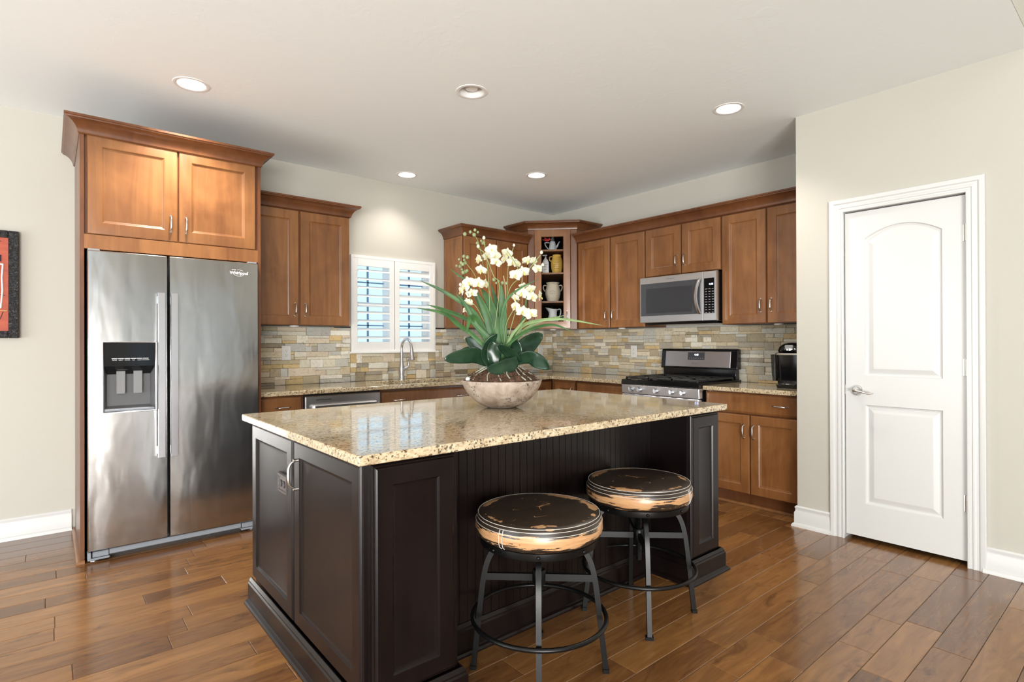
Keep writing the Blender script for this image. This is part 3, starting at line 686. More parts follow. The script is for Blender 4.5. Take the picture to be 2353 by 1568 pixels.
mb = MB(); mb.tube(spline(pts, 5), .0125, 14); mb.build('spout', M['handle_steel'], t, smooth=60)
mb = MB(); mb.cyl((0, -.186, .285), (0, -.192, .230), .0145, 16, .018); mb.cyl((0, -.192, .230), (0, -.196, .192), .018, 16, .024); mb.cyl((0, -.196, .192), (0, -.197, .185), .024, 16, .022); mb.build('spray_head', M['handle_steel'], t)
mb = MB(); mb.cyl((.015, -.005, .10), (.052, -.015, .112), .020, 14, .015); hp = spline([(.050, -.014, .112), (.062, -.017, .135), (.060, -.018, .165), (.055, -.018, .190), (.062, -.02, .205)], 5); mb.tube(hp, [.010, .0095, .009, .0085, .008, .0078, .0076, .0074, .0072, .007, .007, .007, .0072, .0075, .008, .0085, .009, .009, .0085, .007, .005], 10); mb.build('lever_handle', M['handle_steel'], t, smooth=60)

# ================================================================== APPLIANCES
# refrigerator: local x right, front towards -y
t = empty('refrigerator', (-4.424, 0, 0), 0, 'large stainless steel side-by-side refrigerator with a water and ice dispenser', 'refrigerator')
FF = -.822
mb = MB(); mb.box(.004, .896, -.745, -.05, .03, 1.755, .004); mb.box(.02, .88, -.70, -.06, 0, .03); mb.build('body', M['sidegrey'], t)
def fdoor(x0, x1, hole=None):
    """steel door with a softly crowned front"""
    z0, z1 = .068, 1.766; mb = MB(); n = 14
    def fy(x):
        u = (x-x0)/(x1-x0)*2-1; return FF-.006*(1-u*u)+(.010 if abs(u) > .985 else 0)
    xs = sorted(set([x0+(x1-x0)*k/n for k in range(n+1)]+[x0+.004, x1-.004]+([hole[0], hole[1]] if hole else [])))
    zs = [z0, z0+.005]+([hole[2], hole[3]] if hole else [])+[z1-.005, z1]
    zs = sorted(set(zs))
    P = [[mb._v((x, fy(x)+(.006 if z in (z0, z1) else 0), z)) for x in xs] for z in zs]
    for j in range(len(zs)-1):
        for i in range(len(xs)-1):
            if hole and hole[0]-1e-6 <= xs[i] < hole[1]-1e-6 and hole[2]-1e-6 <= zs[j] < hole[3]-1e-6: continue
            mb.face([P[j][i], P[j][i+1], P[j+1][i+1], P[j+1][i]])
    yb = -.752
    Bk = [mb._v((x, yb, z)) for x, z in ((x0, z0), (x1, z0), (x1, z1), (x0, z1))]
    mb.face(Bk); mb.face([Bk[0], Bk[1]]+[P[0][i] for i in range(len(xs)-1, -1, -1)]); mb.face([Bk[3], Bk[2]]+[P[-1][i] for i in range(len(xs)-1, -1, -1)])
    mb.face([Bk[0], Bk[3]]+[P[j][0] for j in range(len(zs)-1, -1, -1)]); mb.face([Bk[1], Bk[2]]+[P[j][-1] for j in range(len(zs)-1, -1, -1)])
    return mb.build('door', M['fridge'], t, smooth=25)
HX = (.072, .322, .846, 1.244)
dl = fdoor(.0, .386, HX); dr = fdoor(.394, .902)
def fhandle(p, x0, x1):
    mb = MB(); L = []
    for k in range(15):
        z = .562+.978*k/14; o = .046+.010*math.sin(PI*k/14)
        L.append([(x0, FF-o+.012, z), (x0+.002, FF-o, z), (x1-.002, FF-o, z), (x1, FF-o+.012, z), (x1-.004, FF-o+.020, z), (x0+.004, FF-o+.020, z)])
    mb.loops(L)
    for z in (.60, 1.50): mb.box(x0+.004, x1-.004, FF-.034, FF-.002, z-.022, z+.022)
    mb.build('handle', M['handle_steel'], p, smooth=50)
fhandle(dl, .330, .368); fhandle(dr, .396, .434)
# dispenser
mb = MB(); a, b, c, d = HX; fy_ = FF-.005
R0 = lambda i, y: [(a+i, y, c+i), (b-i, y, c+i), (b-i, y, d-i), (a+i, y, d-i)]
mb.loops([R0(-.008, fy_+.001), R0(-.007, fy_-.004), R0(-.003, fy_-.005), R0(0, fy_-.002), R0(.004, fy_+.012)], False, False)
mb.build('dispenser_bezel', M['handle_steel'], dl, smooth=60)
mb = MB(); mb.loops([R0(.001, fy_+.004), R0(.004, fy_+.02), [(a+.02, fy_+.066, c+.03), (b-.02, fy_+.066, c+.03), (b-.02, fy_+.066, d-.16), (a+.02, fy_+.066, d-.16)]], False)
mb.build('dispenser_recess', M['recess'], dl, smooth=0)
mb = MB(); mb.loops([[(a+.003, fy_+.000, d-.003), (b-.003, fy_+.000, d-.003), (b-.003, fy_+.002, 1.108), (a+.003, fy_+.002, 1.108)], [(a+.006, fy_+.05, d-.006), (b-.006, fy_+.05, d-.006), (b-.02, fy_+.058, 1.06), (a+.02, fy_+.058, 1.06)]]); mb.build('dispenser_control', M['black'], dl, smooth=0)
mb = MB(); 
for k in range(6): mb.box(a+.038+k*.030, a+.065+k*.030, fy_-.0008, fy_+.004, 1.150, 1.1535)
mb.build('indicator_bar', M['whiteprint'], dl, smooth=0)
for k, s in enumerate(('FILTER', 'LIGHT', 'WATER', 'ICE', 'LOCK', 'CRUSHED')): text_obj(s, 'button_text', .0078, M['whiteprint'], dl, (a+.0515+k*.030, fy_-.0006, 1.1425), ext=.0003)
mb = MB(); mb.loops([[(a+.055, fy_+.02, 1.105), (a+.125, fy_+.02, 1.105), (a+.125, fy_+.055, 1.105), (a+.055, fy_+.055, 1.105)], [(a+.068, fy_+.026, 1.086), (a+.112, fy_+.026, 1.086), (a+.112, fy_+.05, 1.086), (a+.068, fy_+.05, 1.086)]]); mb.build('ice_chute', M['recess'], dl, smooth=0)
for x in (.062, .145): mb = MB(); mb.box(a+x, a+x+.044, fy_+.034, fy_+.046, .945, 1.080, .003); mb.build('dispenser_paddle', M['paddle'], dl)
mb = MB(); mb.box(a+.004, b-.004, fy_+.000, fy_+.05, c+.003, c+.016, .003); mb.build('drip_tray', M['kick'], dl)
# base grille and feet
mb = MB(); mb.box(.10, .80, -.800, -.745, .030, .060, .003); mb.box(.0, .102, -.806, -.745, .012, .024, .003); mb.box(.022, .098, -.800, -.745, .026, .058, .003); mb.box(.0, .016, -.806, -.745, .022, .060, .002); mb.box(.80, .90, -.806, -.745, .012, .024, .003); mb.box(.805, .880, -.800, -.745, .026, .058, .003)
mb.build('base_grille', M['kick'], t)
for x in (.03, .87): mb = MB(); mb.lathe([(.020, 0), (.022, .004), (.018, .013)], (x, -.775, 0), 16); mb.build('foot', M['handle_steel'], t)
for x in (.03, .872): mb = MB(); mb.box(x-.028, x+.028, -.80, -.70, 1.766, 1.778, .003); mb.build('hinge_cover', M['sidegrey'], t)
lg = text_obj('Whirlpool', 'brand_badge', .026, M['whiteprint'], dr, (.783, FF-.0066, 1.694), bold=.0006)
mb = MB(); pts = [(.783+.034*math.cos(a_)*(1 if a_ > -2 else 1), FF-.0066, 1.692+.018*math.sin(a_)) for a_ in [math.radians(q) for q in range(200, 330, 10)]]; mb.tube(pts, .0009, 6)
pts = [(.783+.030*math.cos(a_), FF-.0066, 1.696+.019*math.sin(a_)) for a_ in [math.radians(q) for q in range(40, 120, 10)]]; mb.tube(pts, .0008, 6); mb.build('badge_swirl', M['whiteprint'], dr)
text_obj('GOLD', 'badge_text', .009, M['whiteprint'], dr, (.752, FF-.0066, 1.714))

# microwave over the range
t = empty('microwave', (0, -1.574, 0), RB, 'stainless over-the-range microwave hanging above the gas range', 'microwave')
Z0, Z1 = 1.410, 1.822
mb = MB(); mb.box(.004, .756, -.385, -.012, Z0+.0, Z1-.002, .003); mb.box(.03, .73, -.36, -.03, Z0-.018, Z0); mb.build('body', M['black'], t)
mb = MB(); mb.panel(.0, .638, Z0+.002, Z1, [(0, -.386), (0, -.414), (.004, -.420)]); 
dd = mb.build('door', M['steel'], t, smooth=20)
mb = MB(); mb.panel(.012, .612, Z0+.062, Z1-.058, [(0, -.419), (.001, -.4215), (.004, -.4215)]); mb.build('window', M['glassblk'], dd, smooth=0)
mb = MB(); mb.panel(.070, .540, Z0+.085, Z1-.105, [(0, -.4212), (.0, -.4218), (.006, -.4218), (.008, -.42172)]); mb.build('window_screen', M['screen'], dd, smooth=0)
mb = MB(); L = []
for k in range(21):
    u = k/20; z = Z0+.058+u*.300; o = .030*math.sin(PI*u)**.7; xo = -.024*math.sin(PI*u)
    L.append([(.612+xo-.017, -.422-o, z), (.612+xo-.010, -.430-o, z), (.612+xo+.012, -.430-o, z), (.612+xo+.018, -.422-o, z), (.612+xo+.012, -.420-o*.75, z), (.612+xo-.010, -.420-o*.75, z)])
mb.loops(L); mb.build('handle', M['handle_steel'], dd, smooth=50)
mb = MB(); mb.panel(.641, .760, Z0+.002, Z1, [(0, -.386), (0, -.414), (.004, -.420)]); cp = mb.build('control_panel', M['steel'], t, smooth=20)
mb = MB(); mb.panel(.650, .744, Z0+.062, Z1-.058, [(0, -.419), (.001, -.4212)]); kp = mb.build('keypad', M['black'], cp, smooth=0)
text_obj('4:48', 'clock_display', .022, M['led'], cp, (.715, -.4216, Z1-.110))
rg = random.Random(2); mb = MB()
for r_ in range(10):
    for c__ in range(3): x = .662+c__*.030; z = Z1-.150-r_*.0215; mb.box(x, x+.014+.006*rg.random(), -.4217, -.4210, z, z+.004)
mb.build('keypad_print', M['greyprint'], cp, smooth=0)
text_obj('Whirlpool', 'brand_badge', .020, M['sidegrey'], dd, (.325, -.4204, Z1-.029))

# gas range
t = empty('gas_range', (0, -1.577, 0), RB, 'stainless and black gas range with five knobs below the microwave', 'range')
RW = .762
mb = MB(); mb.box(.003, RW-.003, -.640, -.030, .02, .875); mb.box(.03, RW-.03, -.60, -.05, 0, .02); mb.build('body', M['black'], t, smooth=0)
mb = MB(); mb.loops([[(.0, -.690, .868), (RW, -.690, .868), (RW, -.030, .868), (0, -.030, .868)], [(0, -.694, .874), (RW, -.694, .874), (RW, -.030, .874), (0, -.030, .874)], [(0, -.690, .908), (RW, -.690, .908), (RW, -.030, .908), (0, -.030, .908)], [(.012, -.676, .912), (RW-.012, -.676, .912), (RW-.012, -.04, .912), (.012, -.04, .912)], [(.025, -.660, .902), (RW-.025, -.660, .902), (RW-.025, -.10, .902), (.025, -.10, .902)]]); mb.build('cooktop', M['black'], t, smooth=30)
mb = MB(); mb.loops([[(0, -.640, .792), (RW, -.640, .792), (RW, -.640, .868), (0, -.640, .868)], [(0, -.684, .789), (RW, -.684, .789), (RW, -.688, .866), (0, -.688, .866)], [(.004, -.688, .793), (RW-.004, -.688, .793), (RW-.004, -.692, .862), (.004, -.692, .862)]]); pn = mb.build('knob_panel', M['steel'], t, smooth=20)
for x in (.105, .195, .360, .512, .614):
    mb = MB(); c0 = Vector((x, -.690, .826)); mb.cyl(c0, c0+Vector((0, -.006, 0)), .026, 24, .025); mb.cyl(c0+Vector((0, -.006, 0)), c0+Vector((0, -.030, 0)), .0225, 24, .019); mb.box(x-.0045, x+.0045, -.732, -.718, .808, .846, .002)
    k_ = mb.build('knob', M['handle_steel'], pn, smooth=40)
mb = MB(); mb.box(.004, RW-.004, -.688, -.642, .175, .785, .006); od = mb.build('oven_door', M['steel'], t)
mb = MB(); mb.box(.11, RW-.11, -.6895, -.687, .30, .62); mb.build('oven_window', M['glassblk'], od, smooth=0)
mb = MB(); mb.cyl((.05, -.725, .742), (RW-.05, -.725, .742), .013, 14)
for x in (.08, RW-.08): mb.cyl((x, -.726, .742), (x, -.686, .742), .010, 10)
mb.build('oven_handle', M['handle_steel'], od)
mb = MB(); mb.box(.004, RW-.004, -.684, -.642, .03, .168, .006); mb.build('storage_drawer', M['steel'], t)
# grates: three cast sections
for x0, x1 in ((.030, .262), (.268, .494), (.500, .732)):
    mb = MB(); y0, y1 = -.655, -.115; z = .930; r_ = .0062
    def bar(p, q): mb.box(min(p[0], q[0])-r_, max(p[0], q[0])+r_, min(p[1], q[1])-r_, max(p[1], q[1])+r_, z-.010, z+.004, .002)
    bar((x0, y0), (x1, y0)); bar((x0, y1), (x1, y1)); bar((x0, y0), (x0, y1)); bar((x1, y0), (x1, y1)); bar((x0, (y0+y1)/2), (x1, (y0+y1)/2))
    xm = (x0+x1)/2
    for yc in ((y0*.75+y1*.25), (y0*.25+y1*.75)):
        bar((x0, yc), (xm-.03, yc)); bar((xm+.03, yc), (x1, yc)); bar((xm, yc-.13), (xm, yc-.03)); bar((xm, yc+.03), (xm, yc+.13))
    for x in (x0, x1):
        for y in (y0, y1): mb.box(x-.007, x+.007, y-.007, y+.007, .9015, z-.008)
    mb.build('grate', M['iron'], t, smooth=30)
for x, y in ((.146, -.52), (.146, -.25), (.381, -.385), (.616, -.52), (.616, -.25)):
    mb = MB(); mb.lathe([(.048, .0), (.050, .006), (.044, .012), (.036, .012), (.036, .018), (.030, .021), (.0, .021)], (x, y, .9025), 22, cap1=False); mb.build('burner', M['iron'], t)
# backguard
mb = MB(); mb.box(.024, RW-.014, -.095, -.032, .905, 1.000); prof = [(-.032, .998), (-.094, .992), (-.100, 1.002), (-.080, 1.160), (-.070, 1.172), (-.032, 1.172)]; mb.prism_x(prof, .0, RW); bgd = mb.build('backguard', M['black'], t, smooth=20, bevel=.004)
fy2 = lambda z: -.1008+(z-1.002)*.1266
def bgp(name, x0, x1, z0, z1, o, m_, par):
    mb = MB(); mb.loops([[(x0, fy2(z0)+.002, z0), (x1, fy2(z0)+.002, z0), (x1, fy2(z1)+.002, z1), (x0, fy2(z1)+.002, z1)], [(x0, fy2(z0)-o, z0), (x1, fy2(z0)-o, z0), (x1, fy2(z1)-o, z1), (x0, fy2(z1)-o, z1)], [(x0+.002, fy2(z0)-o-.001, z0+.002), (x1-.002, fy2(z0)-o-.001, z0+.002), (x1-.002, fy2(z1)-o-.001, z1-.002), (x0+.002, fy2(z1)-o-.001, z1-.002)]]); return mb.build(name, m_, par, smooth=0)
bs = bgp('steel_panel', .048, .700, 1.010, 1.152, .002, M['handle_steel'], bgd)
bp = bgp('clock_panel', .285, .455, 1.074, 1.142, .004, M['glassblk'], bgd)
text_obj('4:48', 'clock_display', .024, M['led'], bgd, (.372, fy2(1.120)-.0062, 1.120), (PI/2-.126, 0, 0))
for k in range(7): mb = MB(); mb.cyl((.305+k*.022, fy2(1.089)-.0045, 1.089), (.305+k*.022, fy2(1.089)-.0058, 1.089), .0035, 8); mb.build('button', M['greyprint'], bp)
text_obj('Whirlpool', 'brand_badge', .020, M['sidegrey'], bgd, (.372, fy2(1.042)-.0040, 1.042), (PI/2-.126, 0, 0))

# coffee maker (pod brewer): faces the room and a little to the left
t = empty('coffee_maker', (-.235, -2.875, CZ), RB+.10, 'black pod coffee maker on the counter beside the pantry wall', 'coffee maker')
def rrect(hx, hy, r, cx=0, cy=0, n=5):
    P = []
    for sx, sy, a0 in ((1, 1, 0), (-1, 1, 90), (-1, -1, 180), (1, -1, 270)):
        for k in range(n+1): a_ = math.radians(a0+90*k/n); P.append((cx+sx*(hx-r)+r*math.cos(a_), cy+sy*(hy-r)+r*math.sin(a_)))
    return P
def stack(mb, rows): mb.loops([[(x, y, z) for x, y in rrect(*rw)] for *rw, z in rows])
mb = MB(); stack(mb, [(.092, .120, .045, 0, 0, 0), (.096, .124, .045, 0, 0, .006), (.100, .128, .05, 0, 0, .05), (.108, .132, .05, 0, 0, .20), (.112, .134, .05, 0, 0, .245)]); mb.build('body', M['black'], t)
mb = MB(); stack(mb, [(.113, .136, .05, 0, 0, .244), (.115, .138, .05, 0, 0, .248), (.113, .136, .05, 0, 0, .257), (.100, .122, .05, 0, 0, .264)]); mb.build('chrome_band', M['nickel'], t)
mb = MB(); stack(mb, [(.084, .130, .05, .0, -.014, .262), (.090, .134, .05, 0, -.014, .278), (.082, .124, .05, 0, -.012, .306), (.060, .098, .045, 0, -.008, .328), (.030, .055, .025, 0, -.004, .337)]); mb.build('lid', M['black'], t)
mb = MB(); 
L = []
for k in range(13): a_ = math.radians(200+140*k/12); x, y = .080*math.cos(a_), -.060+.082*math.sin(a_); L.append([(x, y, .276), (x, y-.007, .278), (x, y-.007, .292), (x, y, .294)])
mb.loops(L); mb.build('lid_handle', M['chrome'], t, smooth=40)
mb = MB(); mb.box(-.030, .030, -.142, -.126, .283, .318, .005); mb.build('display', M['greyprint'], t)
mb = MB(); stack(mb, [(.014, .10, .013, -.122, .01, .045), (.018, .105, .016, -.124, .01, .10), (.022, .108, .018, -.126, .01, .240), (.023, .109, .018, -.126, .01, .246)]); mb.build('water_tank', mat('smoky_tank_plastic', (.06, .058, .055), .12, transmission_weight=.3), t)
mb = MB(); stack(mb, [(.070, .05, .02, 0, -.150, 0), (.075, .054, .02, 0, -.150, .022), (.072, .05, .02, 0, -.150, .030)]); mb.build('drip_tray', M['black'], t)
mb = MB(); mb.cyl((0, -.155, .0305), (0, -.155, .034), .055, 20); mb.build('drip_grid', M['nickel'], t)

# ================================================================== OUTLETS AND SWITCHES
def plate(name, cat, label, loc, rz, w_, h_, kind):
    t = empty(name, loc, rz, label, cat, 'white wall plates on the stone backsplash')
    mb = MB(); mb.panel(-w_/2, w_/2, -h_/2, h_/2, [(0, 0), (0, -.003), (.003, -.006)]); mb.build('plate', M['outlet'], t, smooth=20)
    if kind == 'o':
        for s in (-1, 1):
            mb = MB(); z = s*.020; mb.cyl((0, -.005, z), (0, -.0072, z), .0155, 20); f = mb.build('receptacle', M['outlet'], t)
            mb = MB(); mb.box(-.0075, -.0055, -.0076, -.007, z-.001, z+.008); mb.box(.0055, .0075, -.0076, -.007, z, z+.007); mb.cyl((0, -.007, z-.008), (0, -.0076, z-.008), .0026, 8); mb.build('slots', M['slot'], f, smooth=0)
    else:
        n = 2 if kind == 's2' else 1
        for k in range(n):
            x = (k-(n-1)/2)*.046; mb = MB(); mb.box(x-.005, x+.005, -.0075, -.005, -.012, .012); mb.box(x-.0035, x+.0035, -.017, -.006, .0, .009, .002); mb.build('toggle', M['outlet'], t)
    return t
plate('wall_outlet', 'outlet', 'white wall outlet left of the window between refrigerator and sink', (-3.088, -.0265, 1.157), 0, .074, .120, 'o')
plate('light_switch', 'switch', 'white double light switch plate right of the window', (-1.512, -.0265, 1.148), 0, .122, .122, 's2')
plate('wall_outlet', 'outlet', 'white wall outlet beside the double switch plate behind the orchid leaves', (-1.364, -.0265, 1.152), 0, .076, .120, 'o')
plate('light_switch', 'switch', 'white single switch plate near the inside corner right of the orchid', (-.235, -.0265, 1.135), 0, .074, .122, 's1')
plate('wall_outlet', 'outlet', 'white wall outlet left of the gas range', (-.0265, -1.200, 1.142), RB, .074, .120, 'o')

# ================================================================== PAINTING ON THE LEFT WALL
t = empty('painting', (-5.32, -.002, 1.275), 0, 'abstract red painting in a rough black frame on the left wall', 'painting')
PWD, PHT = .585, .675
mb = MB()
for a, b, c, d in ((0, .050, 0, PHT), (PWD-.050, PWD, 0, PHT), (.050, PWD-.050, 0, .045), (.050, PWD-.050, PHT-.045, PHT)): mb.box(a, b, -.036, 0, c, d, .004)
m = M['rough_black'] = mat('rough_black_frame', (.014, .014, .015), .3); t_, b_, L_ = nodes(m); n = noise(t_, coords(t_), 55, 4, .6, 1.2); bump(t_, n.outputs[0], b_, 1.0, .015)
mb.build('frame', m, t)
m = mat('red_canvas', (.42, .075, .035), .6); t_, b_, L_ = nodes(m); n = noise(t_, coords(t_, (3, 3, 9)), 4, 5, .6, .5); r = ramp(t_, [(.3, (.34, .055, .028)), (.7, (.47, .095, .045))]); L_.new(n.outputs[0], r.inputs[0]); L_.new(r.outputs[0], b_.inputs['Base Color'])
mb = MB(); mb.box(.050, PWD-.050, -.024, -.002, .045, PHT-.045); cv = mb.build('canvas', m, t, smooth=0)
def dab(col, pts, wd, y=-.0246):
    mb = MB(); mb.tube([(x+.040, y, z) for x, z in pts], wd, 6); return mb.build('paint_stroke', mat('paint_%d' % len(bpy.data.materials), col, .5), t)
dab((.75, .74, .72), spline([(.22, .475, ), (.35, .478), (.470, .470)], 4) if False else [(.20, .468), (.32, .470), (.472, .462)], .0055)
dab((.75, .74, .72), [(.470, .462), (.465, .38), (.468, .30), (.460, .19)], .005); dab((.75, .74, .72), [(.20, .192), (.33, .196), (.462, .190)], .0045)
dab((.55, .36, .14), [(.20, .180), (.36, .178), (.490, .172)], .003); dab((.02, .02, .02), [(.33, .620), (.40, .632), (.462, .605)], .0022); dab((.05, .06, .12), [(.455, .520), (.455, .480)], .008)
dab((.02, .02, .025), [(.445, .455), (.438, .34), (.436, .20)], .009); dab((.52, .33, .14), [(.415, .45), (.41, .32), (.408, .21)], .008); dab((.6, .6, .62), [(.36, .57), (.395, .56), (.398, .49)], .006)
dab((.12, .02, .02), [(.425, .585), (.415, .53), (.405, .49)], .0025); dab((.02, .02, .02), [(.34, .285), (.42, .278), (.48, .268)], .0016); dab((.04, .02, .02), [(.47, .165), (.46, .13), (.452, .112)], .0022)
# orchid curves: (right, away, up) in metres from the foot of the bowl
STRAPS=[
 ([(-0.038, 0.0, 0.289), (-0.074, -0.02, 0.468), (-0.136, -0.05, 0.613)], 0.042),
 ([(-0.005, -0.01, 0.289), (-0.035, -0.003, 0.462), (-0.069, 0.008, 0.556), (-0.102, 0.02, 0.618)], 0.042),
 ([(0.005, 0.02, 0.289), (-0.012, 0.036, 0.477), (-0.056, 0.06, 0.646)], 0.032),
 ([(0.009, 0.0, 0.289), (0.007, -0.008, 0.481), (-0.002, -0.02, 0.646)], 0.042),
 ([(-0.038, 0.0, 0.276), (-0.101, -0.016, 0.428), (-0.156, -0.041, 0.506), (-0.29, -0.069, 0.595), (-0.409, -0.1, 0.65)], 0.022),
 ([(-0.045, 0.02, 0.276), (-0.119, 0.025, 0.403), (-0.18, 0.032, 0.457), (-0.302, 0.041, 0.508), (-0.394, 0.05, 0.538)], 0.024),
 ([(-0.051, -0.02, 0.276), (-0.156, -0.04, 0.382), (-0.219, -0.069, 0.427), (-0.287, -0.103, 0.483), (-0.416, -0.14, 0.508)], 0.024),
 ([(-0.045, -0.02, 0.276), (-0.09, -0.04, 0.382), (-0.132, -0.069, 0.453), (-0.156, -0.103, 0.454), (-0.172, -0.14, 0.377)], 0.03),
 ([(-0.039, 0.03, 0.275), (-0.12, 0.052, 0.417), (-0.163, 0.083, 0.479), (-0.217, 0.12, 0.592)], 0.026),
 ([(0.021, 0.0, 0.276), (0.067, -0.019, 0.382), (0.116, -0.047, 0.473), (0.132, -0.08, 0.623)], 0.014),
 ([(0.015, -0.01, 0.276), (0.047, -0.027, 0.362), (0.086, -0.051, 0.414), (0.147, -0.08, 0.484)], 0.014),
 ([(0.021, 0.0, 0.276), (0.054, -0.007, 0.349), (0.114, -0.016, 0.395), (0.199, -0.028, 0.444), (0.328, -0.04, 0.475)], 0.018),
 ([(0.022, 0.03, 0.275), (0.069, 0.038, 0.342), (0.137, 0.05, 0.41), (0.219, 0.064, 0.451), (0.322, 0.08, 0.455)], 0.014),
 ([(0.021, -0.02, 0.276), (-0.002, -0.036, 0.408), (0.021, -0.061, 0.541), (0.091, -0.089, 0.606), (0.192, -0.12, 0.654)], 0.012),
 ([(-0.039, 0.03, 0.289), (-0.126, 0.037, 0.544), (-0.188, 0.046, 0.66), (-0.236, 0.058, 0.698), (-0.278, 0.07, 0.732)], 0.01),
 ([(0.016, 0.0, 0.301), (0.072, -0.016, 0.38), (0.138, -0.041, 0.435), (0.303, -0.069, 0.454), (0.509, -0.1, 0.42)], 0.018),
 ([(0.016, -0.02, 0.301), (0.105, -0.043, 0.379), (0.192, -0.077, 0.416), (0.265, -0.116, 0.422), (0.351, -0.16, 0.39)], 0.016),
 ([(-0.007, -0.04, 0.301), (-0.073, -0.05, 0.368), (-0.135, -0.064, 0.434), (-0.178, -0.081, 0.522), (-0.225, -0.1, 0.582)], 0.026),
]
BROADS=[
 ([(-0.045, -0.02, 0.217), (-0.115, -0.067, 0.264), (-0.177, -0.113, 0.269), (-0.278, -0.16, 0.254)], 0.085, 0),
 ([(-0.039, 0.03, 0.222), (-0.1, 0.065, 0.288), (-0.194, 0.1, 0.363)], 0.085, 0),
 ([(-0.054, -0.06, 0.206), (-0.083, -0.067, 0.277), (-0.063, -0.073, 0.329), (-0.021, -0.08, 0.378)], 0.055, 35),
 ([(0.086, -0.06, 0.251), (0.053, -0.103, 0.23), (0.001, -0.147, 0.21), (-0.067, -0.19, 0.206)], 0.075, 10),
 ([(0.09, -0.04, 0.234), (0.046, -0.085, 0.278), (-0.016, -0.13, 0.326)], 0.06, -15),
 ([(0.088, 0.0, 0.243), (0.068, 0.01, 0.309), (0.028, 0.02, 0.376)], 0.075, -10),
 ([(0.055, 0.04, 0.228), (0.124, 0.08, 0.308), (0.219, 0.12, 0.381)], 0.1, 0),
 ([(0.041, -0.02, 0.23), (0.131, -0.06, 0.258), (0.187, -0.1, 0.24), (0.241, -0.14, 0.206)], 0.075, 0),
 ([(-0.037, -0.08, 0.213), (-0.037, -0.085, 0.278), (-0.044, -0.09, 0.342)], 0.075, 0),
 ([(-0.066, 0.04, 0.215), (-0.142, 0.09, 0.274), (-0.228, 0.14, 0.287)], 0.075, 0),
]
STEMS=[
 ([(-0.055, 0.0, 0.293), (-0.064, 0.007, 0.593), (-0.07, 0.015, 0.699), (-0.08, 0.022, 0.802), (-0.092, 0.03, 0.876)], 0.0022),
 ([(-0.047, 0.0, 0.293), (-0.011, -0.008, 0.615), (-0.039, -0.016, 0.679), (-0.067, -0.024, 0.75), (-0.087, -0.032, 0.797), (-0.118, -0.04, 0.82)], 0.0022),
 ([(0.014, 0.02, 0.292), (0.03, 0.03, 0.607), (0.036, 0.04, 0.743), (0.063, 0.05, 0.839)], 0.0022),
 ([(0.017, 0.0, 0.293), (0.104, -0.013, 0.627), (0.087, -0.025, 0.714), (0.057, -0.038, 0.768), (0.029, -0.05, 0.806)], 0.0022),
 ([(0.001, 0.02, 0.374), (0.038, 0.01, 0.601), (0.094, 0.0, 0.671), (0.146, -0.01, 0.72), (0.202, -0.02, 0.787)], 0.0022),
 ([(0.017, 0.0, 0.374), (0.029, -0.02, 0.442), (0.061, -0.04, 0.501), (0.088, -0.06, 0.547)], 0.0022),
 ([(-0.063, 0.0, 0.374), (-0.119, -0.02, 0.502), (-0.154, -0.04, 0.548), (-0.169, -0.06, 0.587)], 0.0022),
 ([(-0.056, 0.05, 0.456), (-0.123, 0.062, 0.639), (-0.148, 0.075, 0.706), (-0.19, 0.088, 0.762), (-0.208, 0.1, 0.802)], 0.0014),
 ([(-0.04, 0.05, 0.498), (-0.09, 0.062, 0.705), (-0.111, 0.075, 0.823), (-0.132, 0.088, 0.891), (-0.158, 0.1, 0.931)], 0.0014),
 ([(0.02, 0.03, 0.346), (0.02, 0.04, 0.604), (0.01, 0.05, 0.689)], 0.0035),
]
BLOOMS=[
 ((-0.051, -0.02, 0.815), 1.0, 0, 10),
 ((-0.072, 0.01, 0.788), 0.9, -30, 0),
 ((-0.031, -0.03, 0.785), 0.95, 20, 10),
 ((-0.027, -0.05, 0.746), 0.95, 10, -20),
 ((-0.116, 0, 0.77), 0.85, -60, 10),
 ((-0.103, -0.03, 0.709), 0.95, -25, 30),
 ((-0.121, 0.02, 0.765), 0.7, -70, -10),
 ((-0.166, -0.05, 0.643), 1, -10, 10),
 ((-0.117, -0.06, 0.638), 1, 10, 5),
 ((-0.186, -0.04, 0.62), 0.9, -35, 0),
 ((-0.15, -0.05, 0.587), 0.95, -5, -25),
 ((-0.083, -0.02, 0.638), 0.85, 55, 0),
 ((-0.207, -0.02, 0.602), 0.85, -60, 10),
 ((-0.171, -0.03, 0.541), 0.85, -20, 20),
 ((-0.183, -0.02, 0.506), 0.7, -40, -30),
 ((0.03, 0.03, 0.803), 1, -25, 20),
 ((0.018, 0.04, 0.776), 0.85, -50, 0),
 ((0.058, 0.02, 0.756), 0.95, 15, 0),
 ((0.073, -0.05, 0.679), 1.0, -10, 0),
 ((0.113, -0.05, 0.695), 1.0, 15, 5),
 ((0.135, 0, 0.762), 0.9, 20, 40),
 ((0.167, 0.0, 0.758), 0.8, 50, 20),
 ((0.186, -0.02, 0.715), 0.9, 30, -20),
 ((0.082, 0.01, 0.747), 0.8, 40, -10),
 ((0.103, -0.08, 0.585), 1.05, -15, 5),
 ((0.147, -0.07, 0.605), 0.9, 20, 30),
 ((0.116, -0.05, 0.623), 0.8, 0, 50),
 ((0.155, -0.08, 0.565), 0.95, 25, 0),
 ((0.195, -0.06, 0.571), 0.95, 75, 0),
 ((0.072, -0.08, 0.518), 0.9, -45, 0),
 ((0.107, -0.09, 0.49), 1.05, 0, -10),
 ((0.15, -0.09, 0.478), 1.05, 15, -15),
 ((0.072, -0.07, 0.562), 0.8, -50, 30),
]
